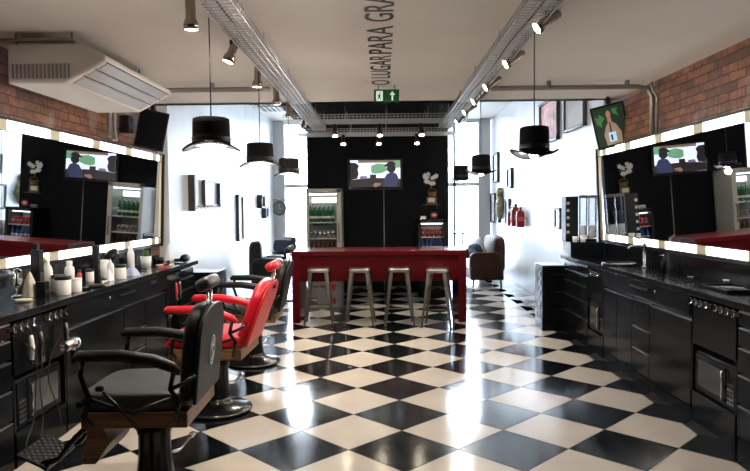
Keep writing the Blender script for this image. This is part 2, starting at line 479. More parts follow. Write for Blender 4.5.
cable_tray_lat(9.1, 9.55, -1.22, 1.06, 2.5, 'wire mesh cable tray crossing over the bar, the farther one near the television')

# spotlights
def spotlight(x, y, z, dirv, label, group='bronze spotlights on the trays', power=42):
    t = thing('spotlight', (x, y, z), label, 'spotlight', group)
    d = Vector(dirv).normalized()
    q = d.to_track_quat('Z', 'Y').to_matrix().to_4x4()
    q = q @ Matrix.Scale(1.12, 4); m = MB(); m.lathe([(0, -.07), (.022, -.07), (.024, -.065), (.024, .02), (.034, .045), (.036, .075), (.031, .075)], M=q, n=20)
    m.build('lamp_body', 'bronze', t)
    m = MB(); m.lathe([(0.0, .073), (.031, .073)], M=q, n=20); m.build('lens', 'lens_glow', t)
    m = MB(); m.tube([(0, 0, 0.0), (.0, -.012, .028), (0, 0, .048)], .010, 8); m.lathe([(0, .035), (.018, .037), (.018, .065), (0, .067)], n=12); m.build('bracket', 'black_satin', t)
    l = bpy.data.lights.new('spotlight_beam', 'SPOT'); l.energy = power; l.color = (1, .86, .68); l.spot_size = 1.5; l.spot_blend = .6; l.shadow_soft_size = .03
    o = bpy.data.objects.new('spotlight_beam', l); COL.objects.link(o); o.parent = t
    o.matrix_local = T(*(d*.095)) @ d.to_track_quat('-Z', 'Y').to_matrix().to_4x4()
    return t
ZS = 2.475
ord_ = ['nearest', 'second', 'third', 'fourth', 'fifth', 'farthest']
for (x, y, d), n in zip([(-1.0, 3.4, (0, .05, -1)), (-.965, 4.19, (-.38, -.15, -1)), (-.965, 5.02, (-.05, 0, -1)), (-.96, 5.87, (.05, .1, -1)), (-.96, 6.65, (0, .1, -1)), (-.93, 7.7, (-.25, .1, -1))], ord_):
    spotlight(x, y, ZS, d, '%s bronze spotlight from the camera on the left ceiling tray' % n)
for (x, y, d), n in zip([(.955, 3.72, (-.8, -.12, -.55)), (.955, 4.65, (-.8, -.12, -.5)), (.955, 5.55, (-.8, -.12, -.5)), (.955, 6.3, (-.8, -.15, -.5)), (.955, 7.0, (-.8, -.15, -.5)), (.955, 7.75, (-.8, -.15, -.6))], ord_):
    spotlight(x, y, ZS+.03, d, '%s bronze spotlight from the camera on the right ceiling tray, aimed left' % n)
for (x, pos) in ((-.60, 'left'), (-.03, 'middle'), (.50, 'right')):
    spotlight(x, 8.2, 2.43, (.05, -.45, -1), '%s spotlight hanging from the nearer tray across the bar' % pos)
for (x, pos) in ((-.56, 'left'), (-.05, 'middle'), (.50, 'right')):
    spotlight(x, 9.3, 2.43, (.02, -.5, -1), '%s spotlight hanging from the farther tray across the bar' % pos)

# hat pendants
def hat_pendant(x, y, z, label, s=1.0, power=34, rz=0):
    t = thing('hat_pendant_lamp', (x, y, z), label, 'pendant lamp', 'black top hat pendant lamps', rz)
    m = MB(); n = 40; prof = []
    # brim curls up at two sides, dips front and back
    rings = [(.087, .035, 0), (.088, .020, .0), (.115, .012, .3), (.142, .010, 1.0), (.140, .004, 1.0), (.112, .006, .3), (.085, .012, 0)]
    crown = [(0.0, .162, 0), (.070, .164, 0), (.083, .157, 0), (.085, .130, 0), (.086, .08, 0), (.087, .035, 0)]
    vv = []
    allr = crown + rings
    for r, zz, k in allr:
        for i in range(n):
            a = 2*PI*i/n
            up = (.024*math.cos(a)**2 - .022*math.sin(a)**2)*k
            vv.append((max(r, 1e-4)*math.cos(a)*s, max(r, 1e-4)*math.sin(a)*s*(1.16 if r < .1 else 1.09), (zz+up)*s))
    fs = [(i*n+k, i*n+(k+1)%n, (i+1)*n+(k+1)%n, (i+1)*n+k) for i in range(len(allr)-1) for k in range(n)]
    m.add(vv, fs, 0, True); m.build('hat_shade', 'felt_black', t)
    m = MB(); m.lathe([(.0885*s, .034*s), (.0895*s, .055*s), (.088*s, .06*s)], n=32, M=Matrix.Diagonal((1, 1.16, 1, 1))); m.build('hat_band', 'black_satin', t)
    m = MB(); m.lathe([(.082*s, .012*s), (.080*s, .04*s), (.081*s, .15*s), (.07*s, .155*s), (0, .156*s)], n=32); m.build('lining', 'hat_lining', t)
    m = MB(); m.lathe([(0, -.012), (.02, -.006), (.030, .012), (.026, .032), (.013, .055), (.013, .07)], n=20); m.build('bulb', 'bulb_glow', t, loc=(0, 0, -.012))
    m = MB(); m.lathe([(.016, .065), (.018, .07), (.018, .11), (0, .112)], n=14); m.build('socket', 'black_satin', t)
    m = MB(); m.tube([(0, 0, .1), (0, 0, .4), (0, 0, 2.47-z)], .0035, 6); m.build('cord', 'cable_black', t)
    l = bpy.data.lights.new('hat_light', 'POINT'); l.energy = power; l.color = (1, .93, .84); l.shadow_soft_size = .03
    o = bpy.data.objects.new('hat_light', l); COL.objects.link(o); o.parent = t; o.location = (0, 0, -.055)
    return t
for y, n in ((3.46, 'nearest'), (4.83, 'middle'), (6.32, 'farthest')):
    hat_pendant(-.92, y, 1.775, 'black top hat pendant lamp, the %s on the left side over the barber chairs' % n, 1.0, rz=PI/2+.15)
for y, n in ((3.82, 'nearest'), (5.87, 'middle'), (7.36, 'farthest')):
    hat_pendant(.90, y, 1.75, 'black top hat pendant lamp, the %s on the right side' % n, 1.0)

# conduits
m = MB(); m.tube([(.98, 5.82, 2.505), (2.30, 5.82, 2.505), (2.39, 5.82, 2.49), (2.425, 5.82, 2.42), (2.43, 5.82, 2.06)], .022, 12)
for xx in (1.5, 2.2): m.box(xx-.012, 5.79, 2.50, xx+.012, 5.85, 2.56)
tag(m.build('conduit_pipe', 'conduit_grey'), 'grey metal conduit under the ceiling bending down the right brick wall', 'pipe')
m = MB(); m.tube([(2.385, 5.74, 2.53), (2.40, 5.74, 2.45), (2.435, 5.74, 2.40), (2.437, 5.74, 2.06)], .012, 10)
tag(m.build('conduit_pipe', 'conduit_grey'), 'thin grey conduit beside the thick one, down the right brick wall', 'pipe')
m = MB(); m.tube([(-.99, 5.72, 2.505), (-2.36, 5.72, 2.505), (-2.42, 5.72, 2.47), (-2.43, 5.72, 2.40), (-2.43, 5.72, 2.10)], .022, 12)
for xx in (-1.5, -2.1): m.box(xx-.012, 5.69, 2.50, xx+.012, 5.75, 2.56)
tag(m.build('conduit_pipe', 'conduit_grey'), 'grey metal conduit under the ceiling running to the left brick wall', 'pipe')
m = MB(); m.tube([(-2.43, 5.84, 2.54), (-2.437, 5.84, 2.3), (-2.437, 5.84, 2.09)], .016, 10); m.lathe([(0, 0), (.025, 0), (.025, .03), (0, .03)], c=(-2.437, 5.84, 2.08), n=12)
tag(m.build('conduit_pipe', 'conduit_grey'), 'short vertical grey conduit on the left brick wall', 'pipe')

# ceiling text and exit sign
tx = thing('ceiling_lettering', (0, 4.6, ZC), 'black painted words along the white ceiling reading O LUGAR PARA GRA', 'lettering')
MT = Matrix(((0, -1, 0, 0), (-1, 0, 0, 0), (0, 0, -1, 0), (0, 0, 0, 1)))   # text x -> -Y, text y -> -X
def word(body, ya, yb, h):
    o = text_mesh(body, 1, 'word', 'sign_black', Matrix.Identity(4), tx)
    xs = [v.co.x for v in o.data.vertices]; ys = [v.co.y for v in o.data.vertices]
    x0, x1, y0_, y1_ = min(xs), max(xs), min(ys), max(ys)
    L_ = ya - yb
    S = Matrix.Diagonal((L_/(x1-x0), h/(y1_-y0_), 1, 1)) @ T(-x0, -y0_, 0)
    o.data.transform(T(.075, ya-4.6, -.002) @ MT @ S)
    for v in o.data.vertices: v.co.z = max(-.0035, min(-.0015, v.co.z))
word('O', 5.86, 5.66, .165); word('LUGAR', 5.56, 4.74, .165); word('PARA', 4.69, 3.98, .165); word('GRA', 3.88, 3.38, .17)

ex = thing('exit_sign', (.045, 5.9, 2.405), 'small green emergency exit sign with running figure and up arrow under the ceiling', 'sign')
m = MB(); m.box(-.115, -.012, 0, .115, .012, .115); m.build('sign_plate', 'exit_green', ex, bevel=.003)
m = MB(); m.box(-.08, -.005, .115, -.07, .005, .155); m.box(.07, -.005, .115, .08, .005, .155); m.build('hanger', 'steel', ex)
m = MB(); my = -.0145
m.prism([(.045, .015), (.06, .015), (.06, .065), (.078, .065), (.0525, .098), (.027, .065), (.045, .065)], -.001, .001, M=T(0, my, 0) @ RX)
m.build('arrow_mark', 'exit_white', ex)
m = MB(); m.prism([(-.095, .012), (-.035, .012), (-.035, .1), (-.095, .1)], -.001, .001, M=T(0, my, 0) @ RX); m.build('door_mark', 'exit_white', ex)
m = MB()
for p in ([(-.07,.075),(-.06,.075),(-.055,.055),(-.06,.04),(-.048,.022),(-.054,.018),(-.068,.038),(-.08,.02),(-.086,.024),(-.074,.048)], [(-.066,.08),(-.056,.08),(-.056,.092),(-.066,.092)], [(-.085,.055),(-.068,.068),(-.064,.064),(-.082,.05)]):
    m.prism(p, -.001, .001, M=T(0, my-.002, 0) @ RX)
m.build('running_figure', 'exit_green', ex)

# air conditioner under the ceiling, left
ac = thing('air_conditioner', (-2.33, 4.0, 2.24), 'long off-white ceiling air conditioner in the upper left against the brick wall', 'air conditioner')
prof = [(0, 0), (.36, .0), (.62, .14), (.615, .17), (.47, .245), (.0, .245)]
m = MB(); m.prism([(x, z) for x, z in prof], 0, -1.24, M=RX); m.build('body', 'ac_plastic', ac, bevel=.015)
m = MB()
for k in range(15):
    x = .03 + k*.025
    m.box(x, -.004, .03, x+.012, .002, .12)
m.build('side_grille', 'ac_slot', ac)
def acp(u, off): # point on slanted face
    return (.36 + .26*u + off*.47, .14*u - off*.88)
m = MB()
for u0, u1 in ((.08, .34), (.42, .64), (.70, .92)):
    a = acp(u0, .004); b = acp(u1, .004); c = acp(u1, -.01); d = acp(u0, -.01)
    m.prism([a, b, c, d], -.06, -1.18, M=RX)
m.build('louver', 'louver_grey', ac, bevel=.003)
m = MB()
for u in (.38, .67, .95):
    a = acp(u-.012, .003); b = acp(u+.012, .003); c = acp(u+.012, -.004); d = acp(u-.012, -.004)
    m.prism([a, b, c, d], -.04, -1.2, M=RX)
m.build('louver_gap', 'grille_dark', ac)
for yy in (.025, 1.125):
    m = MB(); m.box(-.06, yy-.025, .262, .42, yy+.025, .28)
    for xx in (.05, .4): m.tube([(xx, yy, .24), (xx, yy, .32)], .007, 8)
    m.build('mounting_rail', 'conduit_grey', ac)

cas = thing('ceiling_cassette', (-2.1, 11.9, 3.34), 'white ceiling cassette air vent with two dark louvred slots, far left', 'air vent')
m = MB(); m.box(-.32, -.75, 0, .32, .75, .06); m.build('panel', 'white_plastic', cas, bevel=.01)
for y0 in (-.68, .05):
    m = MB(); m.box(-.22, y0, -.008, .22, y0+.62, .002); m.build('slot', 'grille_dark', cas)
    m = MB()
    for k in range(5): m.box(-.20+k*.09, y0+.01, -.014, -.185+k*.09, y0+.61, -.007)
    m.build('slat', 'white_plastic', cas)

# ---------------------------------------------------------------- televisions
def tv(name_loc, w_, h_, rot, label, img=None, mount=None):
    t = thing('television', name_loc, label, 'television'); t.rotation_euler = rot
    m = MB(); m.box(-w_/2, 0, -h_/2, w_/2, .035, h_/2); m.build('casing', 'black_satin', t, bevel=.004)
    m = MB(); m.box(-w_/2+.014, -.003, -h_/2+.018, w_/2-.014, .001, h_/2-.014); m.build('screen', 'screen_black', t)
    if img:
        for k, (poly, mn) in enumerate(img):
            q = MB(); q.prism([((x-.5)*(w_-.03), (z-.5)*(h_-.034)+.002) for x, z in poly], .0036+.0004*k, .0042+.0004*k, M=RX)
            q.build(mn.replace('pic_', '') + '_picture', mn, t)
    if mount: 
        m = MB(); m.tube(mount, .018, 10); m.box(-.1, .034, -.1, .1, .05, .1); m.build('mount', 'black_satin', t)
    return t
def em(name, c, s): mat(name, c, .4, emit=s, ecol=c)
em('pic_bright', (.70, .76, .85), 1.2); em('pic_foliage', (.16, .36, .20), .8); em('pic_dark', (.012, .008, .012), .6)
em('pic_blue', (.02, .03, .09), .7); em('pic_skin', (.3, .14, .11), .7); em('pic_purple', (.16, .11, .20), .9); em('pic_brown', (.2, .14, .1), .7)
em('pic_jungle', (.006, .02, .008), .6); em('pic_shirt', (.26, .19, .13), .6); em('pic_leaf', (.03, .14, .04), .7); em('pic_paleblue', (.35, .5, .7), .9); em('pic_grey', (.12, .2, .19), .6)
def ell(cx_, cz_, rx, rz, n=18, a0=0, a1=2*PI): return [(cx_+rx*math.cos(a0+(a1-a0)*i/n), cz_+rz*math.sin(a0+(a1-a0)*i/n)) for i in range(n)]
tv((-.12, 10.72, 2.0), .92, .52, (0, 0, 0), 'wall television on the black wall above the bar showing two people in caps', [
    ([(.03, .30), (.97, .30), (.97, .97), (.03, .97)], 'pic_bright'),
    ([(.18, .88), (.97, .88), (.97, .97), (.18, .97)], 'pic_brown'),
    ([(.42, .55), (.50, .50), (.62, .52), (.72, .60), (.70, .82), (.55, .86), (.42, .78)], 'pic_foliage'),
    ([(.85, .7), (.97, .7), (.97, .95), (.85, .95)], 'pic_foliage'),
    ([(.03, .05), (.97, .05), (.97, .32), (.62, .36), (.35, .36), (.03, .30)], 'pic_dark'),
    ([(.03, .3), (.16, .34), (.19, .5), (.17, .66), (.2, .78), (.14, .88), (.03, .9)], 'pic_dark'),
    ([(.2, .33), (.36, .33), (.34, .43), (.22, .43)], 'pic_purple'),
    ([(.50, .04), (.6, .12), (.62, .17), (.5, .2), (.45, .1)], 'pic_skin'),
    ([(.64, .05), (.88, .05), (.95, .3), (.90, .5), (.82, .56), (.72, .5), (.66, .32)], 'pic_blue'),
    (ell(.80, .68, .085, .15), 'pic_dark'),
    ([(.66, .76), (.73, .74), (.89, .8), (.86, .9), (.78, .93), (.72, .86)], 'pic_dark'),
    ([(.40, .34), (.52, .34), (.52, .48), (.40, .48)], 'pic_dark')],
   mount=[(0, .035, 0), (0, .08, 0)])
m = MB(); m.tube([(.02, 10.79, .02), (.02, 10.785, .9), (.02, 10.79, 1.80)], .007, 8)
tag(m.build('cable_cover', 'galvanised'), 'thin grey vertical cable cover down the black wall below the television', 'cable cover')
MTV = [(0, .04, .1), (0, .12, .2), (0, .16, .42)]
# right hung TV, turned towards the chairs
tv((2.34, 6.62, 2.255), .33, .44, (.20, -.22, -.30), 'small screen hung at the corner of the right brick wall showing a man among plants', [
    ([(.01, .01), (.99, .01), (.99, .99), (.01, .99)], 'pic_jungle'),
    ([(.08, .6), (.22, .5), (.25, .62), (.36, .72), (.2, .85), (.16, .74), (.05, .8)], 'pic_leaf'), ([(.62, .82), (.8, .7), (.76, .86), (.85, .9), (.62, .92)], 'pic_leaf'),
    ([(.28, .03), (.78, .03), (.80, .30), (.68, .52), (.55, .60), (.44, .60), (.34, .50), (.24, .3)], 'pic_shirt'),
    ([(.43, .60), (.55, .60), (.56, .70), (.43, .70)], 'pic_skin'), (ell(.49, .79, .075, .10), 'pic_skin'),
    ([(.44, .2), (.5, .2), (.51, .6), (.47, .6)], 'pic_dark'),
    ([(.38, .1), (.62, .1), (.62, .34), (.38, .34)], 'pic_paleblue'), ([(.44, .14), (.5, .14), (.5, .28), (.44, .28)], 'pic_dark')],
   mount=[(0, .04, .1), (.03, .10, .18), (.04, .12, .30)])
tv((-2.37, 6.60, 2.265), .29, .40, (.16, .20, .32), 'small switched-off screen hung at the far end of the left brick wall', None,
   mount=[(0, .04, .1), (-.03, .10, .18), (-.04, .12, .28)])
tv((2.37, 3.80, 2.34), .30, .34, (.20, -.22, -.30), 'small screen hung on the right brick wall at the very edge of the picture', [([(.01, .01), (.99, .01), (.99, .99), (.01, .99)], 'pic_grey')],
   mount=[(0, .04, .05), (.02, .10, .14), (.03, .12, .20)])
for sx, yy, lb in ((-2.40, 6.25, 'left'), ):
    t = thing('wall_speaker', (-2.50, 6.30, 2.10), 'small black wall bracket box next to the switched-off screen on the left', 'speaker')
    m = MB(); m.box(-.05, -.06, .10, .04, .06, .27); m.build('cabinet', 'black_satin', t, bevel=.01)
    m = MB(); m.lathe([(0, .0), (.045, 0), (.05, .006), (0, .008)], M=T(.04, 0, .18) @ RY(PI/2), n=16); m.build('cone', 'grille_dark', t)

# ================================================================ COUNTERS
ZT = .885
def worktop(s, y0, y1, label):
    t = thing('worktop', (s*2.24, (y0+y1)/2, ZT-.04), label, 'worktop')
    L2 = (y1-y0)/2
    bk = 2.448 if s > 0 else 2.565
    m = MB(); m.box(s*(2.03-2.24), -L2, 0, s*(bk-2.24), L2, .04); m.build('counter_slab', 'black_stone', t, bevel=.003)
    m = MB(); m.box(s*(bk-.018), y0, ZT+.0005, s*(bk+.001), y1, ZT+.15)
    tag(m.build('backsplash', 'black_stone', bevel=.002), 'low glossy black upstand along the wall behind the %s worktop' % ('right' if s > 0 else 'left'), 'backsplash')
    return t
worktop(1, 2.0, 7.35, 'long glossy black worktop below the right mirror')
worktop(-1, 2.0, 6.98, 'long glossy black worktop below the left mirror, crowded with jars and bottles')

FX = 2.07
def unit(s, y0, y1, kind, label, z1=.84):
    """cabinet unit; local x=0 at its front face, +d into the wall (s side)"""
    t = thing('cabinet', (s*FX, (y0+y1)/2, 0), label, 'cabinet', 'black cabinets under the %s worktop' % ('right' if s > 0 else 'left'))
    h = (y1-y0)/2 - .002; D = .36
    c = MB()
    if kind == 'niche':
        c.box(0, -h, 0, s*D, -h+.018, z1); c.box(0, h-.018, 0, s*D, h, z1); c.box(0, -h, .52, s*.02, h, z1)
        c.box(0, -h, 0, s*D, h, .20); c.box(s*(D-.02), -h, 0, s*D, h, z1); c.box(0, -h, .30, s*D, h, .32) if False else None
        c.box(0, -h, z1-.02, s*D, h, z1)
    else:
        c.box(s*.02, -h, 0, s*D, h, z1); c.box(s*.004, -h, 0, s*.02, h, .07)
    c.build('body', 'black_gloss', t, bevel=.002)
    def pull(parent, z, a, b):
        p = MB(); p.box(-s*.006, a, z-.006, -s*.016, b, z+.006); p.box(0, a, z-.005, -s*.008, a+.012, z+.005); p.box(0, b-.012, z-.005, -s*.008, b, z+.005)
        p.build('handle', 'steel', parent)
    def edge(parent, z, a, b):
        p = MB(); p.box(0, a, z-.004, -s*.005, b, z+.004); p.build('edge_pull', 'edge_metal', parent)
    if kind == 'drawers':
        zs = [.08, .28, .46, .62, .74, z1-.005] if z1 > .8 else [.08, .28, .46, z1-.005]
        for a, b in zip(zs[:-1], zs[1:]):
            d = MB(); d.box(0, -h+.003, a+.003, s*.02, h-.003, b-.02); p = d.build('drawer', 'black_gloss', t, bevel=.002)
            q = MB(); q.box(-s*.001, -h+.006, b-.019, s*.018, h-.006, b-.011); q.build('edge_pull', 'edge_metal', p)
    elif kind == 'door':
        d = MB(); d.box(0, -h+.003, .08, s*.02, h-.003, z1-.032); p = d.build('door', 'black_gloss', t, bevel=.002)
        q = MB(); q.box(-s*.001, -h+.006, z1-.030, s*.018, h-.006, z1-.022); q.build('edge_pull', 'edge_metal', p)
    return t
def apron(s, y0, y1, label):
    t = thing('drawer_unit', (s*FX, (y0+y1)/2, .69), label, 'drawer')
    h = (y1-y0)/2 - .002
    m = MB(); m.box(0, -h, 0, s*.36, h, .155); m.build('body', 'black_gloss', t, bevel=.002)
    m = MB(); m.box(-s*.012, -h+.01, .012, 0, h-.01, .15); d = m.build('drawer', 'black_gloss', t, bevel=.003)
    m = MB(); m.box(-s*.03, -.16, .085, -s*.022, .16, .1); m.box(-s*.03, -.16, .085, -s*.012, -.145, .1); m.box(-s*.03, .145, .085, -s*.012, .16, .1); m.build('handle', 'steel', d)
    m = MB(); m.lathe([(0, 0), (.012, 0), (.012, .004), (0, .005)], M=T(-s*.012, -.3, .10) @ RY(-s*PI/2), n=12); m.build('lock', 'chrome', d)
    return t
def hook_row(s, y, z, label, n=4):
    t = thing('hook_rail', (s*FX, y, z), label, 'hook rail', 'chrome hook rails on the cabinets')
    m = MB(); m.box(0, -.13, -.012, -s*.006, .13, .012); m.build('rail', 'black_satin', t)
    for k in range(n):
        yy = -.1 + k*.2/(n-1)
        m = MB(); m.tube([(-s*.004, yy, .01), (-s*.018, yy, .006), (-s*.020, yy, -.014), (-s*.028, yy, -.02), (-s*.033, yy, -.008)], .0032, 8)
        m.tube([(-s*.004, yy, .01), (-s*.014, yy, .018), (-s*.024, yy, .026)], .0032, 8); m.quad((-s*.025, yy, .027), (.0045, .0045, .0045), 1, 10)
        m.build('hook', 'chrome', t)
    return t
def microwave(s, y, z, w_, h_, label, name='microwave_oven', cat='microwave'):
    t = thing(name, (s*(FX+.02), y, z), label, cat)
    m = MB(); m.box(0, -w_/2, 0, s*.28, w_/2, h_); m.build('body', 'black_satin', t, bevel=.006)
    a, b = (-w_/2+.012, w_/2-.012)
    ctrl = a + .10
    m = MB(); m.box(-s*.012, ctrl, .015, 0, b, h_-.015); d = m.build('door', 'black_gloss', t, bevel=.004)
    m = MB(); m.box(-s*.014, ctrl+.04, .05, -s*.011, b-.04, h_-.05); m.build('door_window', 'oven_glass', d)
    m = MB(); m.tube([(-s*.012, ctrl+.012, .04), (-s*.03, ctrl+.012, .05), (-s*.03, ctrl+.012, h_-.05), (-s*.012, ctrl+.012, h_-.04)], .006, 8); m.build('handle', 'chrome', d)
    m = MB(); m.box(-s*.008, a, .015, 0, ctrl-.004, h_-.015); m.build('control_panel', 'black_gloss', t)
    for i in range(5):
        for j in range(3):
            m = MB(); m.box(-s*.011, a+.012+j*.026, .03+i*.028, -s*.007, a+.032+j*.026, .046+i*.028); m.build('button', 'steel', t)
    return t
# right run
unit(1, 6.5, 7.33, 'drawers', 'black drawer cabinet at the far end of the right counter')
unit(1, 6.01, 6.5, 'niche', 'black open-niche cabinet holding a small appliance, farther one on the right')
unit(1, 5.68, 6.01, 'door', 'narrow black door cabinet beside the farther niche on the right', .69)
unit(1, 5.33, 5.68, 'door', 'second narrow black door cabinet, left of the three-drawer stack on the right', .69)
unit(1, 4.98, 5.33, 'drawers', 'black three-drawer cabinet in the middle of the right counter', .69)
unit(1, 4.30, 4.98, 'door', 'wide black door cabinet beside the microwave niche on the right', .69)
apron(1, 4.30, 6.01, 'long black drawer front with steel handle under the right worktop')
unit(1, 3.74, 4.30, 'niche', 'black open-niche cabinet holding the microwave, nearer one on the right')
unit(1, 2.9, 3.74, 'drawers', 'black drawer cabinet nearest on the right, at the picture edge')
unit(1, 2.05, 2.9, 'door', 'black door cabinet on the right beyond the picture edge')
hook_row(1, 6.25, .775, 'chrome hook row above the farther niche on the right')
hook_row(1, 4.17, .80, 'chrome hook row above the microwave, the farther of the pair', 4)
hook_row(1, 3.85, .80, 'chrome hook row above the microwave, the nearer of the pair', 4)
microwave(1, 4.02, .205, .50, .27, 'black microwave oven with silver buttons in the nearer right niche')
microwave(1, 6.25, .205, .42, .29, 'small dark towel warmer oven in the farther right niche', 'towel_warmer', 'towel warmer')
# left run
unit(-1, 6.5, 6.93, 'drawers', 'black drawer cabinet at the far end of the left counter')
unit(-1, 6.02, 6.5, 'niche', 'black open-niche cabinet behind the red chair on the left')
unit(-1, 5.5, 6.02, 'door', 'black door cabinet next to the farther niche on the left', .69)
unit(-1, 5.05, 5.5, 'drawers', 'black three-drawer cabinet in the middle of the left counter', .69)
unit(-1, 4.1, 5.05, 'door', 'wide black door cabinet behind the nearest barber chair', .69)
apron(-1, 4.1, 6.02, 'long black drawer front with steel handle under the left worktop')
unit(-1, 3.5, 4.1, 'niche', 'black open-niche cabinet with dangling clippers, near left')
unit(-1, 2.7, 3.5, 'drawers', 'black drawer cabinet nearest on the left, at the picture edge')
unit(-1, 2.05, 2.7, 'door', 'black door cabinet on the left beyond the picture edge')
hook_row(-1, 3.60, .79, 'chrome hook row near left holding a white brush', 4)
hook_row(-1, 3.98, .79, 'chrome hook row near left holding a chrome hair dryer', 4)
hook_row(-1, 6.25, .78, 'chrome hook row on the left cabinets behind the red chair', 4)
microwave(-1, 3.80, .205, .5, .28, 'dark small oven in the near left niche')

# small trolleys at the counter ends
def end_cabinet(s, x0, x1, y0, y1, z, label):
    t = thing('end_cabinet', ((x0+x1)/2, (y0+y1)/2, 0), label, 'cabinet')
    w2 = abs(x1-x0)/2; d2 = (y1-y0)/2
    m = MB(); m.box(-w2, -d2, 0.0, w2, d2, z-.02); m.build('body', 'black_gloss', t, bevel=.003)
    m = MB(); m.box(-w2-.008, -d2-.008, z-.02, w2, d2+.008, z); m.build('top', 'black_stone', t, bevel=.003)
    for k in range(3):
        zz = .1 + k*.2
        m = MB(); m.box(-w2+.01, -d2-.012, zz, w2-.01, -d2, zz+.18); dd = m.build('drawer', 'black_gloss', t, bevel=.003)
        m = MB(); m.box(-w2*.5, -d2-.03, zz+.15, w2*.5, -d2-.012, zz+.158); m.build('handle', 'steel', dd)
    return t
end_cabinet(1, 1.83, 2.43, 7.36, 7.72, .76, 'low black cabinet at the far end of the right counter')
end_cabinet(-1, -2.43, -1.83, 7.0, 7.4, .75, 'low black cabinet at the far end of the left counter')
m = MB()
pts = []
for k in range(60):
    a = k*.55; pts.append((1.81 + .008*math.cos(a), 7.40 + .010*math.sin(a), .70 - k*.009 - (.0 if k < 20 else (k-20)*.002)))
m.tube(pts, .004, 6)
tag(m.build('coiled_cable', 'white_plastic'), 'pale curly cable hanging down the side of the low cabinet right', 'cable')

# microphone-style clippers etc. hung from hooks on the left
def clipper(x, y, z, label, matn='white_plastic', L=.14):
    t = thing('hair_clipper', (x, y, z), label, 'hair clipper')
    m = MB(); m.tube([(0, 0, 0), (0, 0, -.02), (.004, 0, -L*.5), (0, 0, -L)], [.009, .013, .015, .012], 12); m.build('body', matn, t)
    m = MB(); m.box(-.014, -.018, -L-.028, .014, .018, -L); m.build('blade', 'chrome', t, bevel=.003)
    m = MB(); m.tube([(0, 0, 0), (-.01, .01, .03), (0, .0, .035)], .004, 6)
    m.build('loop', 'cable_black', t)
    return t
clipper(-2.025, 3.62, .735, 'white hair clipper hanging from the hooks, near left')
clipper(-2.025, 3.72, .735, 'dark hair clipper hanging beside the white one, near left', 'gunmetal', .15)
clipper(-2.025, 4.02, .735, 'silver hair clipper hanging from the hooks above the chrome dryer', 'steel', .15)
clipper(-2.025, 6.2, .73, 'red hair clipper hanging on the left cabinets behind the red chair', 'label_red', .15)
clipper(-2.025, 6.31, .73, 'silver hair clipper hanging beside the red one behind the red chair', 'steel', .15)
t = thing('hair_dryer', (-1.985, 4.0, .60), 'chrome hair dryer hanging under the hooks at near left', 'hair dryer')
m = MB(); m.lathe([(0, -.075), (.03, -.075), (.042, -.05), (.045, 0), (.036, .04), (.028, .09), (.024, .09), (.024, .07), (0, .07)], M=RXm(PI/2)); m.build('barrel', 'chrome', t)
m = MB(); m.tube([(0, .02, .0), (0, .03, -.06), (0, .035, -.13)], [.02, .017, .016], 10); m.build('handle', 'black_satin', t)
# cords draping down
for k, (y, sp) in enumerate(((3.55, .10), (3.68, .05), (3.9, -.06), (6.22, .03))):
    m = MB(); pts = []
    for i in range(30):
        a = i/29; pts.append((-2.02 + .02*math.sin(a*6+k), y + sp*math.sin(a*PI) + .02*math.sin(a*11), .70 - .58*a + .1*math.sin(a*PI*2)*.4))
    m.tube(pts, .0035, 6)
    tag(m.build('clipper_cord', 'cable_black'), ['black cord dangling from the white clipper at near left', 'black cord dangling from the dark clipper at near left', 'black cord dangling below the chrome dryer', 'black cord dangling from the red clipper behind the red chair'][k], 'cord')

# cursive marks on the left drawer front (swirl, unreadable)
t = thing('drawer_emblem', (-2.055, 5.75, .80), 'small silver script flourish on the left drawer front', 'emblem')
for off in (0, -.42):
    m = MB(); pts = [(0, off + .0035*i + .010*math.cos(i*.9), .014*math.sin(i*.9)*(1.3 if i % 11 < 5 else .7)) for i in range(40)]
    m.tube([(p[0], -p[1], p[2]) for p in pts], .0015, 5); m.build('flourish', 'steel', t)

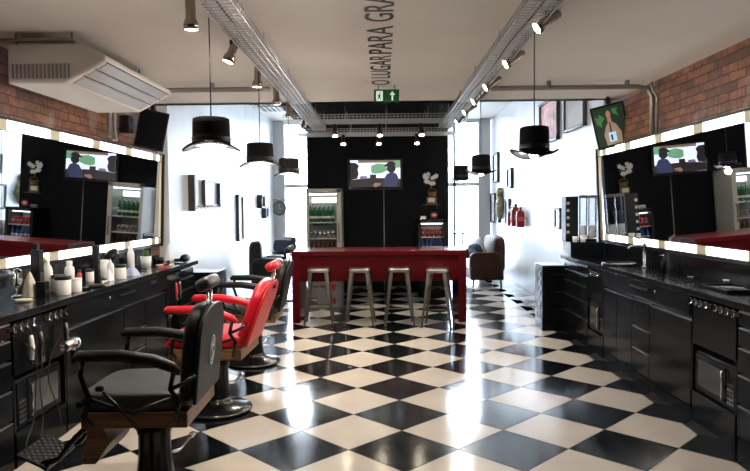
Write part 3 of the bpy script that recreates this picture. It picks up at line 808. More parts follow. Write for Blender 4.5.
# ================================================================ BARBER CHAIRS
def barber_chair(x, y, rz, leather, head_leather, seat_leather, lean, label, zoff=0, emblem=True, tilt_h=0):
    t = thing('barber_chair', (x, y, 0), label, 'barber chair', 'barber chairs along the left counter', rz)
    # faces -X
    m = MB(); m.lathe([(0, 0), (.242, 0), (.246, .012), (.24, .026), (.20, .040), (.12, .058), (.10, .08), (.096, .10), (0, .10)], c=(-.045, 0, 0), n=40); m.build('base_plate', 'black_metal', t)
    m = MB(); m.lathe([(.242, .010), (.2485, .016), (.242, .022)], c=(-.045, 0, 0), n=40); m.build('base_rim', 'gunmetal', t)
    m = MB(); m.lathe([(.096, .09), (.092, .12), (.082, .20), (.080, .30), (.088, .33), (.088, .36), (.06, .37), (.06, .42), (0, .42)], c=(-.045, 0, 0), n=28); m.build('column', 'black_metal', t)
    m = MB(); m.tube([(0, .07, .17), (.02, .2, .14), (.04, .33, .16)], .009, 8); m.quad((.045, .36, .165), (.018, .035, .012), .6, 12); m.build('pump_lever', 'chrome', t)
    z0 = .42 + zoff
    m = MB(); m.box(-.30, -.265, z0, .20, -.245, z0+.075); m.box(-.30, .245, z0, .20, .265, z0+.075); m.box(.18, -.265, z0, .20, .265, z0+.075); m.box(-.30, -.265, z0, -.28, .265, z0+.075)
    m.box(-.28, -.245, z0+.02, .18, .245, z0+.04)
    m.build('seat_base', 'chair_wood', t, bevel=.004)
    m = MB(); m.prism([(-.30, z0+.01), (-.24, z0+.01), (-.20, z0-.10), (-.27, z0-.20), (-.34, z0-.20), (-.31, z0-.10)], -.19, .19, M=RX)
    m.build('front_board', 'chair_wood', t, bevel=.004)
    m = MB(); m.quad((-.06, 0, z0+.115), (.27, .25, .055), .35, 28); m.build('seat', seat_leather, t)
    m = MB(); m.tube([(-.32, -.235, z0+.105), (-.32, .235, z0+.105)], .016, 10); m.build('seat_piping', leather, t)
    # backrest: rounded slab
    bx = .17; zb = z0 + .10; H = .46
    n = 14; pts = []
    W = .25
    pts += [(-W*.92, 0)]
    for i in range(n+1):
        a = PI - PI*i/n
        # shouldered top
        pts.append((W*.97*math.copysign(abs(math.cos(a))**.62, math.cos(a)), H - .19 + .19*abs(math.sin(a))**.8))
    pts += [(W*.92, 0)]
    LM = T(bx, 0, zb) @ RY(lean)
    # polygon (y,z) extruded along x
    PM = LM @ Matrix(((0, 0, 1, 0), (1, 0, 0, 0), (0, 1, 0, 0), (0, 0, 0, 1)))
    m = MB(); m.prism(pts, .045, .065, M=PM, sm=True); b = m.build('backrest', leather, t, bevel=.008)
    m = MB(); ip = [(a*.93, .02 + c*.945) for a, c in pts]; m.prism(ip, -.03, .047, M=PM, sm=True); m.build('back_cushion', leather, t, bevel=.022)
    if emblem:
        m = MB(); c0 = (0, .22)
        m.tube([tuple(PM @ Vector((c0[0]+.042*math.cos(a), c0[1]+.075*math.sin(a), .068))) for a in [2*PI*i/32 for i in range(33)]], .0028, 6)
        sc = [(.012*math.cos(i*.35)*(1+.3*math.sin(i)), .058 - i*.0045) for i in range(26)]
        m.tube([tuple(PM @ Vector((c0[0]+a, c0[1]+c, .068))) for a, c in sc], .004, 5)
        m.tube([tuple(PM @ Vector((c0[0]+a, c0[1]+c, .068))) for a, c in ((-.02, .01), (-.004, .028), (.012, .024), (.022, .004))], .0035, 5)
        m.build('emblem', 'paper_white', t)
    # headrest
    top = LM @ Vector((.03, 0, H))
    hx = math.sin(lean)
    m = MB()
    for yy in (-.035, .035): m.tube([(top.x-.01, yy, top.z-.12), (top.x+hx*.06, yy, top.z+.06)], .007, 8)
    m.box(top.x-.005, -.05, top.z-.06, top.x+.022, .05, top.z-.03)
    m.build('headrest_post', 'chrome', t)
    m = MB(); m.quad((0, 0, 0), (.048, .115, .034), .6, 20, M=T(top.x-.01+hx*.08, 0, top.z+.10) @ RY(-.45+tilt_h)); m.build('headrest', head_leather, t)
    # arms
    for s in (-1, 1):
        yy = s*.285
        zA = z0 + .35
        m = MB(); m.tube([(-.31, yy, zA-.012), (-.29, yy, zA), (-.1, yy, zA), (.06, yy, zA-.025), (.15, yy, zA-.06), (.18, yy, zA-.085)], [.015, .026, .029, .029, .024, .014], 14)
        ob = m.build('armrest', leather, t)
        m = MB(); m.tube([(-.27, yy, zA-.02), (-.285, yy, zA-.09), (-.25, yy, zA-.19), (-.27, yy, z0+.06), (-.24, yy, z0+.02)], .013, 8)
        m.tube([(.15, yy, zA-.07), (.13, yy, zA-.16), (.17, yy, zA-.22), (.15, yy, z0+.03)], .012, 8)
        m.tube([(.13, yy, zA-.16), (.20, yy, zA-.13), (.24, s*.255, zA-.10)], .010, 8)
        m.tube([(-.25, yy, zA-.2), (-.05, yy, zA-.27), (.14, yy, zA-.2)], .009, 8)
        m.build('arm_support', 'black_metal', t)
    # recline lever
    m = MB(); m.tube([(-.02, -.29, z0), (-.09, -.31, z0+.10), (-.17, -.315, z0+.19)], .008, 8); m.quad((-.185, -.315, z0+.205), (.02, .014, .014), .7, 12); m.build('recline_lever', 'black_metal', t)
    # footrest
    m = MB()
    for yy in (-.12, .12):
        m.tube([(-.26, yy, z0+.01), (-.36, yy, z0-.06), (-.42, yy, .30), (-.48, yy, .22), (-.56, yy, .20)], .014, 8)
    m.tube([(-.40, -.12, .33), (-.40, .12, .33)], .01, 8)
    m.build('footrest_frame', 'black_metal', t)
    FM = T(-.60, 0, .215) @ RY(.45)
    m = MB(); m.box(-.085, -.145, -.008, .085, .145, .006, M=FM); 
    fp = m.build('footrest', 'black_metal', t, bevel=.003)
    m = MB()
    for i in range(8):
        for j in range(13):
            if (i+j) % 2 == 0: m.box(-.076+i*.02, -.134+j*.021, .006, -.064+i*.02, -.122+j*.021, .009, M=FM)
    m.build('tread', 'gunmetal', fp)
    return t
barber_chair(-1.135, 3.22, .02, 'black_leather', 'worn_leather', 'black_leather_lit', .10, 'nearest barber chair, black leather with an oval emblem on the back and worn brown headrest')
barber_chair(-1.16, 4.55, -.03, 'red_leather', 'red_leather', 'red_leather', .36, 'bright red leather barber chair between the two black ones', emblem=False)
barber_chair(-1.18, 5.95, .03, 'black_leather', 'black_leather', 'black_leather_lit', .22, 'farthest barber chair, black leather, beside the left end of the red bar', emblem=False)

# ================================================================ BAR AND STOOLS
bar = thing('bar_counter', (-.055, 8.33, 0), 'red bar counter with slab legs in front of the black wall', 'bar counter')
m = MB(); m.box(-1.095, -.38, .845, 1.095, .38, .905); m.build('bar_top', 'bar_red', bar, bevel=.004)
for s in (-1, 1):
    m = MB(); m.box(s*1.09, -.37, 0, s*.99, .37, .845); m.build('side_panel', 'bar_red', bar, bevel=.004)
m = MB(); m.box(-.99, -.33, .52, .99, -.30, .845); m.build('front_panel', 'bar_red', bar, bevel=.003)
m = MB(); m.box(-.99, -.30, .82, .99, .34, .845); m.build('under_shelf', 'bar_red', bar)

def make_stool():
    t = thing('bar_stool', (0, 0, 0), 'x', 'bar stool', 'metal bar stools at the red bar')
    m = MB()
    n = 28; a = .125
    def ring(r, z, e=.28):
        o = []
        for i in range(n):
            th = 2*PI*i/n; c = math.copysign(abs(math.cos(th))**e, math.cos(th)); s_ = math.copysign(abs(math.sin(th))**e, math.sin(th))
            o.append((r*c, r*s_, z))
        return o
    rings = [ring(a*1.0, .655), ring(a*1.04, .66), ring(a*1.04, .69), ring(a*.98, .70), ring(a*.6, .694), ring(a*.2, .692), ring(.008, .692)]
    vv = [p for r in rings for p in r]
    fs = [(i*n+k, i*n+(k+1) % n, (i+1)*n+(k+1) % n, (i+1)*n+k) for i in range(len(rings)-1) for k in range(n)]
    m.add(vv, fs, 0, True); m.build('seat', 'steel', t)
    for sx in (-1, 1):
        for sy in (-1, 1):
            m = MB()
            tp = Vector((sx*.115, sy*.115, .68)); bt = Vector((sx*.185, sy*.185, 0.005))
            def L_(p, w_): return [(p.x, p.y, p.z), (p.x-sx*w_, p.y, p.z), (p.x-sx*w_, p.y-sy*.004, p.z), (p.x-sx*.004, p.y-sy*.004, p.z), (p.x-sx*.004, p.y-sy*w_, p.z), (p.x, p.y-sy*w_, p.z)]
            A = L_(tp, .045); Bm = L_(tp.lerp(bt, .5), .034); B = L_(bt, .022)
            vv = A + Bm + B
            fs = [tuple(range(6)), tuple(range(12, 18))] + [(q*6+i, q*6+(i+1) % 6, (q+1)*6+(i+1) % 6, (q+1)*6+i) for q in range(2) for i in range(6)]
            m.add(vv, fs); lg = m.build('leg', 'gunmetal', t)
            m = MB(); m.quad((bt.x-sx*.008, bt.y-sy*.008, .006), (.016, .016, .006), .5, 10); m.build('foot_cap', 'rubber', lg)
    q = .163
    z = .22
    m = MB(); 
    for a_, b_ in (((-q, -q), (q, -q)), ((q, -q), (q, q)), ((q, q), (-q, q)), ((-q, q), (-q, -q))): m.tube([(*a_, z), (*b_, z)], .007, 8)
    m.build('footrest', 'gunmetal', t)
    m = MB()
    q = .14; z = .45
    m.tube([(-q, -q, z), (0, 0, z+.02), (q, q, z)], .006, 8); m.tube([(q, -q, z), (0, 0, z+.02), (-q, q, z)], .006, 8)
    m.build('cross_brace', 'gunmetal', t)
    return t
st = make_stool()
for k, (x, y, rz, lb) in enumerate([(-.80, 8.06-.02, .02, 'leftmost metal bar stool at the red bar'), (-.29, 7.98, -.05, 'second metal bar stool from the left at the red bar'),
                                   (.19, 7.98, .03, 'third metal bar stool from the left at the red bar'), (.66, 7.86, -.22, 'rightmost metal bar stool, pulled out a little from the red bar')]):
    o = st if k == 0 else dup(st)
    o.location = (x, y-.12, 0); o.rotation_euler = (0, 0, rz); o['label'] = lb

# crates under the bar
def crate(x, y, z, label, w_=.36, d_=.3, h_=.20):
    t = thing('bottle_crate', (x, y, z), label, 'crate')
    m = MB(); m.box(-w_/2, -d_/2, 0, w_/2, -d_/2+.015, h_); m.box(-w_/2, d_/2-.015, 0, w_/2, d_/2, h_); m.box(-w_/2, -d_/2, 0, -w_/2+.015, d_/2, h_); m.box(w_/2-.015, -d_/2, 0, w_/2, d_/2, h_); m.box(-w_/2, -d_/2, 0, w_/2, d_/2, .012)
    m.box(-w_/2-.006, -d_/2-.006, h_-.03, w_/2+.006, -d_/2, h_); m.box(-w_/2-.006, -d_/2-.006, .0, w_/2+.006, -d_/2, .02)
    m.build('box', 'galvanised', t, bevel=.003)
    m = MB(); m.box(-.03, -d_/2-.012, .06, .09, -d_/2-.001, .14); m.build('red_label', 'label_red', t)
    return t
crate(-.78, 9.35, 0.0, 'grey crate on the floor under the left end of the bar, bottom of the stack')
crate(-.78, 9.35, .203, 'grey crate stacked on another under the left end of the bar')
crate(-.78, 9.35, .406, 'topmost grey crate with red label behind the leftmost stool')

# ---------------------------------------------------------------- back wall
fr = thing('display_fridge', (-.94, 10.48, 0), 'tall beige glass-door fridge full of bottles against the black wall', 'fridge')
W2 = .28; HF = 1.75
m = MB(); m.box(-W2, -.27, 0, -W2+.03, .28, HF); m.box(W2-.03, -.27, 0, W2, .28, HF); m.box(-W2, .25, 0, W2, .28, HF); m.box(-W2, -.27, HF-.05, W2, .28, HF); m.box(-W2, -.27, 0, W2, .28, .22)
m.build('body', ['fridge_beige'], fr, bevel=.004)
m = MB(); m.box(-W2+.031, .235, .22, W2-.031, .249, HF-.05); m.box(-W2+.031, -.2, .22, -W2+.036, .24, HF-.05); m.box(W2-.036, -.2, .22, W2-.031, .24, HF-.05); m.build('liner', 'fridge_liner', fr)
m = MB(); m.box(-W2, -.30, .2, -W2+.045, -.272, HF); m.box(W2-.075, -.30, .2, W2, -.272, HF); m.box(-W2, -.30, HF-.06, W2, -.272, HF); m.box(-W2, -.30, .2, W2, -.272, .27)
dr = m.build('door', 'fridge_beige', fr, bevel=.004)
m = MB(); m.box(-W2+.045, -.29, .27, W2-.075, -.285, HF-.06); m.build('door_glass', 'pane_glass', dr)
m = MB(); m.tube([(W2-.04, -.30, .9), (W2-.04, -.33, .92), (W2-.04, -.33, 1.18), (W2-.04, -.30, 1.2)], .007, 8); m.build('door_handle', 'black_satin', dr)
m = MB(); m.box(-W2+.04, -.20, HF-.10, W2-.04, .0, HF-.075); m.box(-W2+.04, .21, 1.53, W2-.04, .233, 1.62); m.build('light_tube', 'fridge_glow', fr)
FS = [.30, .48, .71, .96, 1.215]
for z in FS[1:]:
    m = MB(); m.box(-W2+.037, -.24, z-.018, W2-.037, .23, z); m.build('shelf', 'fridge_white', fr)

def mk_bottle(matn, cap, h=.24, r=.03):
    t = thing('bottle', (0, 0, 0), 'x', 'bottle')
    m = MB(); m.lathe([(0, 0), (r*.9, 0), (r, .008), (r, h*.55), (r*.8, h*.68), (r*.38, h*.78), (r*.36, h*.96), (0, h*.96)], n=14); m.build('glass', matn, t)
    m = MB(); m.lathe([(r*1.02, h*.22), (r*1.02, h*.36)], n=14); m.build('label_band', 'label_pale', t)
    m = MB(); m.lathe([(r*.42, h*.95), (r*.42, h), (0, h)], n=10); m.build('cap', cap, t)
    return t
def mk_can(matn, h=.12, r=.03):
    t = thing('drink_can', (0, 0, 0), 'x', 'can')
    m = MB(); m.lathe([(0, 0), (r*.8, 0), (r, .01), (r, h-.012), (r*.82, h), (0, h-.004)], n=14); m.build('can', matn, t)
    m = MB(); m.lathe([(r*1.02, h*.35), (r*1.02, h*.65)], n=14); m.build('band', 'steel', t)
    return t
def put_row(maker, xs, y, z, label, group):
    first = None
    for x in xs:
        if first is None: first = maker(); o = first
        else: o = dup(first)
        o.location = (x, y, z); o['label'] = label; o['group'] = group
    return first
bxs = [-1.16 + i*.071 for i in range(6)]
put_row(lambda: mk_bottle('bottle_green', 'can_silver', .27, .030), bxs, 10.32, FS[4]+.001, 'green beer bottle in the front row of the top fridge shelf', 'green bottles on the top fridge shelf')
put_row(lambda: mk_can('can_silver'), bxs, 10.32, FS[3]+.001, 'silver can with a white band on the second fridge shelf', 'cans on the second fridge shelf')
put_row(lambda: mk_bottle('bottle_brown', 'label_red', .2, .027), [x+.01 for x in bxs], 10.32, FS[2]+.001, 'brown bottle on the third fridge shelf', 'brown bottles on the third fridge shelf')
put_row(lambda: mk_bottle('bottle_brown', 'can_silver', .18, .027), [x+.01 for x in bxs], 10.32, FS[1]+.001, 'brown bottle on the fourth fridge shelf, mostly behind the bar', 'brown bottles on the fourth fridge shelf')
put_row(lambda: mk_bottle('bottle_green', 'can_silver', .25, .028), [x+.03 for x in bxs[:-1]], 10.46, FS[4]+.001, 'green beer bottle in the second row of the top fridge shelf', 'green bottles on the top fridge shelf, second row')

co = thing('drinks_cooler', (.79, 10.52, 0), 'small black glass-door drinks cooler on the right of the black wall', 'fridge')
W2 = .225; HC = 1.235
m = MB(); m.box(-W2, -.24, 0, -W2+.03, .24, HC); m.box(W2-.03, -.24, 0, W2, .24, HC); m.box(-W2, .22, 0, W2, .24, HC); m.box(-W2, -.24, HC-.05, W2, .24, HC); m.box(-W2, -.24, 0, W2, .24, .3)
m.build('body', 'black_satin', co, bevel=.004)
m = MB(); m.box(-W2+.031, .20, .3, W2-.031, .219, HC-.05); m.build('liner', 'fridge_liner', co)
m = MB(); m.box(-W2, -.265, .3, -W2+.045, -.242, HC); m.box(W2-.045, -.265, .3, W2, -.242, HC); m.box(-W2, -.265, HC-.05, W2, -.242, HC); m.box(-W2, -.265, .3, W2, -.242, .34)
dr = m.build('door', 'black_satin', co, bevel=.003)
m = MB(); m.box(-W2+.045, -.256, .34, W2-.045, -.252, HC-.05); m.build('door_glass', 'pane_glass', dr)
m = MB(); m.box(-W2+.05, -.15, HC-.075, W2-.05, .0, HC-.055); m.build('light_tube', 'fridge_glow', co)
CS = [.5, .74, .96]
for z in CS:
    m = MB(); m.box(-W2+.031, -.22, z-.012, W2-.031, .2, z); m.build('shelf', 'fridge_white', co)
cxs = [.79-.145+i*.0725 for i in range(5)]
put_row(lambda: mk_can('can_red', .13, .031), cxs, 10.36, CS[2]+.001, 'red can on the top shelf of the small drinks cooler', 'red cans in the drinks cooler')
put_row(lambda: mk_bottle('can_blue', 'can_silver', .19, .03), cxs, 10.36, CS[1]+.001, 'blue bottle on the middle shelf of the small drinks cooler', 'blue bottles in the drinks cooler')
put_row(lambda: mk_can('can_blue', .13, .031), cxs, 10.36, CS[0]+.001, 'blue can on the lower shelf of the small drinks cooler', 'blue cans in the drinks cooler')

# things on and above the cooler
t = thing('counter_sign', (.84, 10.5, HC), 'small stand with round red badge on top of the drinks cooler', 'sign')
m = MB(); m.box(-.06, -.03, 0, .06, .03, .02); m.box(-.055, -.006, .02, .055, .006, .13); m.build('stand', 'black_satin', t, bevel=.003)
m = MB(); m.prism(ell(0, .075, .055, .042), .008, .012, M=RX); m.build('badge', 'label_red', t)
m = MB(); m.prism(ell(0, .075, .03, .018), .013, .015, M=RX); m.build('badge_centre', 'label_pale', t)
t = thing('napkin_holder', (.66, 10.45, HC), 'small pale napkin holder on top of the drinks cooler, left side', 'napkin holder')
m = MB(); m.box(-.05, -.03, 0, .05, .03, .012); m.box(-.05, -.03, 0, .05, -.025, .05); m.box(-.05, .025, 0, .05, .03, .05); m.build('holder', 'steel', t)
m = MB(); m.box(-.045, -.024, .012, .045, .024, .06); m.build('napkins', 'label_pale', t)
t = thing('wall_shelf', (.82, 10.72, 1.47), 'small dark wall shelf above the drinks cooler', 'shelf')
m = MB(); m.box(-.14, -.07, 0, .14, .08, .015); m.build('board', 'frame_dark', t); m = MB(); m.box(-.1, .06, -.06, -.09, .08, 0); m.box(.09, .06, -.06, .1, .08, 0); m.build('bracket', 'black_satin', t)
t = thing('picture_frame', (.82, 10.72, 1.486), 'small framed card standing on the wall shelf above the drinks cooler', 'picture frame')
m = MB(); m.box(-.085, -.012, 0, .085, .012, .125); m.build('frame', 'wicker', t, bevel=.004); m = MB(); m.box(-.062, -.016, .035, .05, -.012, .105); m.build('card', 'label_pale', t)
t = thing('wicker_basket', (.83, 10.73, 1.615), 'small brown basket hung on the black wall under the white flowers', 'basket')
m = MB(); m.lathe([(0, 0), (.055, 0), (.07, .04), (.075, .08), (.07, .08), (.062, .04), (.05, .012), (0, .012)], n=20); m.build('bowl', 'wicker', t)
m = MB(); m.tube([(.072*math.cos(a), 0, .08+.05*math.sin(a)) for a in [PI*i/12 for i in range(13)]], .006, 6); m.build('handle', 'wicker', t)
t = thing('orchid', (.81, 10.72, 1.74), 'bunch of white orchid flowers on the black wall right of the television', 'flowers')
m = MB(); 
for k in range(5): m.tube([(0, 0, 0), (.03*math.cos(k*1.3), -.02, .1), (.09*math.cos(k*1.3), -.03, .16+.03*math.sin(k*2))], .003, 5)
m.build('stem', 'leaf', t)
m = MB()
for k in range(14):
    cxk, czk = random.uniform(-.11, .11), random.uniform(.09, .25)
    for q in range(5):
        a = q*2*PI/5 + k
        m.quad((0, 0, 0), (.022, .004, .013), 1, 10, M=T(cxk+.020*math.cos(a), -.03-.012*random.random(), czk+.020*math.sin(a)) @ RY(-a))
m.build('petals', 'petal', t)

# ================================================================ LEFT WALL DECOR (white wall)
def wall_frame(s, y, z, w_, h_, d_, label, fm='frame_dark', pm='print_pale', group=None):
    xw = s*(HW-.02)
    t = thing('picture_frame', (xw, y, z), label, 'picture frame', group)
    m = MB(); e = .035
    m.box(0, -w_/2, 0, -s*d_, -w_/2+e, h_); m.box(0, w_/2-e, 0, -s*d_, w_/2, h_); m.box(0, -w_/2, 0, -s*d_, w_/2, e); m.box(0, -w_/2, h_-e, -s*d_, w_/2, h_); m.build('frame', fm, t, bevel=.002)
    m = MB(); m.box(0, -w_/2+e, e, -s*d_*.5, w_/2-e, h_-e); m.build('print', pm, t)
    return t
t = thing('coat_rack', (-2.45, 8.9, 1.42), 'tall dark-edged wall rack with a row of hooks on the left white wall', 'coat rack')
m = MB(); m.box(0, -.85, 0, .085, -.80, .46); m.build('side_board', 'frame_dark', t)
for yy, h_ in ((-.25, .40), (.55, .38)):
    m = MB(); m.box(0, yy, .06, .05, yy+.03, .06+h_-.04); m.build('upright', 'frame_dark', t)
m = MB(); m.box(0, -.8, .06, .02, .72, .09); m.box(0, -.8, .40, .015, .72, .42); m.build('rail', 'frame_white', t)
for k in range(8):
    yy = -.7 + k*.19
    m = MB(); m.tube([(.015, yy, .07), (.05, yy, .05), (.065, yy, .03), (.08, yy, .05)], .006, 6); m.build('hook', 'steel', t)
wall_frame(-1, 10.85, .90, .38, .78, .05, 'tall narrow dark-edged frame in the middle of the left white wall')
wall_frame(-1, 12.65, 1.45, .34, .26, .10, 'small dark frame on the left wall near the clock, upper one')
wall_frame(-1, 13.1, 1.24, .30, .24, .09, 'small dark frame on the left wall near the clock, lower one')
t = thing('wall_clock', (-2.32, 14.35, 1.44), 'round dark wall clock on the pillar beside the left shop window', 'clock')
m = MB(); m.lathe([(0, -.02), (.15, -.02), (.16, 0), (.15, .03), (.13, .02), (0, .02)], M=RXm(PI/2), n=28); m.build('case', 'frame_dark', t)
m = MB(); m.lathe([(0, .024), (.128, .024)], M=RXm(PI/2), n=28); m.build('dial', 'clock_face', t)
m = MB(); m.box(-.004, -.03, 0, .004, -.027, .1); m.box(0, -.03, -.004, .07, -.027, .004); m.build('hands', 'label_pale', t)
m = MB(); m.tube([(-.22, 0, .14), (-.1, 0, .2), (0, 0, .17), (.1, 0, .2), (.2, 0, .13)], .008, 6); m.build('bracket', 'frame_dark', t)

# ================================================================ RIGHT WALL DECOR
wall_frame(1, 9.4, 2.36, 1.0, .62, .05, 'large dark frame with a pinkish print, high on the right white wall', pm='print_pink')
wall_frame(1, 8.15, 2.40, .86, .60, .05, 'large dark frame with a pale print, high on the right wall nearer the screen')
wall_frame(1, 13.75, 1.95, .55, .62, .05, 'upper dark-framed white print on the right wall nearest the shop front', pm='frame_white', group=None)
wall_frame(1, 12.25, 1.78, .40, .38, .05, 'small dark-framed print on the right wall above the wooden figure', pm='frame_white')
wall_frame(1, 14.1, 1.08, .50, .65, .05, 'lower dark-framed white print on the right wall by the pillar', pm='frame_white')
wall_frame(1, 13.5, 1.10, .35, .46, .05, 'small lower dark frame between the pillar and the wooden figure', pm='frame_white')
wall_frame(1, 12.45, 1.08, .35, .50, .05, 'dark frame between the wooden figure and the fire extinguishers', pm='frame_white')
wall_frame(1, 8.95, 1.12, .28, .29, .03, 'small blue-grey framed notice on the right wall left of the drink dispenser', pm='can_blue')
t = thing('wooden_figure', (2.40, 13.1, 1.2), 'carved wavy wooden figure hanging on the right white wall', 'figure')
m = MB(); m.tube([(0, .05, 0), (-.01, .0, .08), (-.02, -.10, .22), (-.01, -.06, .34), (0, .08, .44), (0, .06, .52), (0, .0, .58)], [.05, .07, .09, .07, .06, .08, .06], 14); m.build('figure', 'carved_wood', t)
def extinguisher(y, sc, label):
    t = thing('fire_extinguisher', (2.36, y, 1.08), label, 'fire extinguisher')
    r = .075*sc; h = .30*sc
    m = MB(); m.lathe([(0, 0), (r*.9, 0), (r, .015), (r, h*.82), (r*.8, h*.94), (r*.35, h), (r*.3, h+.02), (0, h+.02)], n=24); m.build('cylinder', 'extinguisher_red', t)
    m = MB(); m.lathe([(r*.28, h+.01), (r*.32, h+.02), (r*.3, h+.05), (0, h+.05)], n=12); m.box(-.012, -.07, h+.05, .012, .04, h+.062); m.box(-.01, -.07, h+.075, .01, .03, h+.085); m.build('valve', 'black_satin', t)
    m = MB(); m.tube([(-.02, -.03, h+.03), (-.06, -.08, h+.01), (-.07, -.10, h*.6), (-.06, -.085, h*.25)], .009, 8); m.build('hose', 'rubber', t)
    m = MB(); m.lathe([(r*1.01, h*.35), (r*1.01, h*.62)], n=24); m.build('label_band', 'label_red', t)
    m = MB(); m.box(r*.9, -.02, h*.5, .092, .02, h*.56); m.build('bracket', 'steel', t)
extinguisher(11.4, 1.15, 'middle and largest dark red fire extinguisher on the right white wall')
extinguisher(11.80, .95, 'farther dark red fire extinguisher on the right white wall')
extinguisher(11.02, .95, 'nearer dark red fire extinguisher on the right white wall')

# ================================================================ SOFAS, TABLE
def armchair(x, y, rz, main, seatm, label, w_=.8, d_=.8, z=.0, name='armchair'):
    t = thing(name, (x, y, z), label, 'armchair' if name == 'armchair' else 'sofa', None, rz)   # faces -Y locally
    m = MB(); m.box(-w_/2+.05, -d_/2+.04, .12, w_/2-.05, d_/2-.05, .28); m.build('base', main, t, bevel=.02)
    m = MB(); m.quad((0, -.06, .36), (w_/2-.12, d_/2-.1, .09), .35, 24); m.build('seat_cushion', seatm, t)
    m = MB(); m.quad((0, d_/2-.12, .56), (w_/2-.04, .12, .34), .4, 24); m.build('backrest', main, t)
    for s in (-1, 1):
        m = MB(); m.quad((s*(w_/2-.08), -.02, .38), (.085, d_/2-.04, .25), .4, 22); m.build('armrest', main, t)
        for q in (-1, 1):
            m = MB(); m.tube([(s*(w_/2-.1), q*(d_/2-.1), .13), (s*(w_/2-.09), q*(d_/2-.09), 0)], [.022, .016], 10); m.build('leg', 'frame_dark', t)
    return t
armchair(1.86, 12.0, -PI/2, 'brown_leather', 'cloth_tan', 'brown leather sofa with cushions at the right wall behind the bar', 1.3, .68, name='sofa')
def cushion(x, y, z, h, rot, matn, label):
    t = tag(MB().quad((0, 0, 0), h, .55, 20).build('cushion', matn, loc=(x, y, z), rot=rot), label, 'cushion')
    return t
cushion(1.70, 11.68, .60, (.08, .2, .18), (0, -.4, .3), 'cloth_navy', 'dark blue cushion on the brown sofa')
cushion(1.80, 12.0, .66, (.08, .2, .2), (0, -.3, .1), 'cloth_white', 'white cushion on the brown sofa')
armchair(-1.92, 10.75, PI*.5, 'black_leather', 'black_leather', 'black leather armchair against the left white wall', .66, .62)
t = thing('folded_jacket', (-1.53, 9.95, .84), 'folded blue-grey denim jacket lying on a small table beside the black armchair', 'jacket')
m = MB(); m.quad((0, 0, 0), (.17, .2, .07), .5, 20); m.quad((.02, .02, .10), (.15, .16, .06), .5, 20); m.quad((-.02, -.15, .05), (.13, .05, .08), .6, 16); m.build('fabric', 'cloth_navy', t)
m = MB(); m.quad((.0, -.13, .13), (.12, .06, .03), .6, 16); m.build('collar', 'cloth_blue', t)
t = thing('side_table', (-1.53, 9.95, 0), 'small black side table carrying the folded blue jacket', 'table')
m = MB(); m.lathe([(0, .745), (.2, .745), (.2, .77), (0, .77)], n=24); m.build('top', 'black_satin', t); m = MB(); m.tube([(0, 0, .02), (0, 0, .745)], .02, 10); m.build('pole', 'black_satin', t); m = MB(); m.lathe([(0, 0), (.16, 0), (.15, .015), (.02, .03), (0, .03)], n=24); m.build('base', 'black_satin', t)
t = thing('round_table', (1.66, 13.3, 0), 'small dark round bistro table by the right shop window', 'table')
m = MB(); m.lathe([(0, .88), (.27, .88), (.28, .89), (.27, .91), (0, .91)], n=28); m.build('top', 'frame_dark', t); m = MB(); m.tube([(0, 0, .02), (0, 0, .88)], .025, 12); m.build('pole', 'steel', t); m = MB(); m.lathe([(0, 0), (.22, 0), (.21, .015), (.03, .035), (0, .035)], n=24); m.build('base', 'steel', t)

# ================================================================ THINGS ON THE RIGHT WORKTOP
t = thing('drink_dispenser', (2.17, 7.13, ZT), 'coffee and drinks dispenser with glass cylinders at the far end of the right counter', 'dispenser')
m = MB(); m.box(-.13, -.16, 0, .24, .16, .16); m.build('base_box', 'black_gloss', t, bevel=.005)
m = MB(); m.box(-.14, .0, .16, .0, .17, .66); m.build('body', 'black_satin', t, bevel=.005)
for k in range(5):
    m = MB(); m.box(-.130, -.003, .25+k*.08, -.10, .001, .28+k*.08); m.build('menu_panel', 'louver_grey', t)
for xx in (.06, .16):
    m = MB(); m.lathe([(.045, .22), (.045, .64), (.042, .65)], c=(xx, .02, 0), n=20); m.build('glass_cylinder', 'jar_glass', t)
    m = MB(); m.lathe([(0, .64), (.05, .64), (.05, .67), (0, .675)], c=(xx, .02, 0), n=20); m.build('cylinder_lid', 'steel', t)
    m = MB(); m.lathe([(0, .16), (.05, .16), (.05, .22), (0, .225)], c=(xx, .02, 0), n=20); m.build('cylinder_foot', 'chrome', t)
    m = MB(); m.lathe([(0.0, .225), (.036, .225), (.038, .33), (0, .34)], c=(xx, .02, 0), n=16); m.build('contents', 'cloth_white', t)
m = MB(); m.tube([(.06, -.03, .25), (.06, -.08, .25), (.06, -.09, .22)], .009, 8); m.build('tap', 'chrome', t)
def cup(x, y, z, label, r=.028, h=.06, matn='paper_white'):
    m = MB(); m.lathe([(0, 0), (r*.75, 0), (r, h), (r*.92, h), (r*.7, .006), (0, .006)], n=18)
    return tag(m.build('cup', matn, loc=(x, y, z)), label, 'cup')
cup(2.10, 7.02, ZT+.161, 'white cup on the dispenser base, left one'); cup(2.18, 7.00, ZT+.161, 'white cup on the dispenser base, right one', .034, .07)
t = thing('tap', (2.33, 5.72, ZT), 'tall chrome basin tap on the right worktop', 'tap')
m = MB(); m.lathe([(0, 0), (.03, 0), (.028, .012), (.016, .02), (.016, .2), (.02, .21), (0, .215)], n=18); m.build('column', 'chrome', t)
m = MB(); m.tube([(0, 0, .18), (-.04, .0, .2), (-.12, 0, .195), (-.145, 0, .17)], .012, 10); m.build('spout', 'chrome', t)
m = MB(); m.tube([(0, 0, .21), (.0, .02, .24), (-.05, .04, .265)], .006, 8); m.quad((-.055, .043, .268), (.012, .012, .008), .8, 10); m.build('lever', 'chrome', t)
t = thing('wash_basin', (2.21, 6.0, ZT), 'shallow black basin bowl on the right worktop below the tap', 'basin')
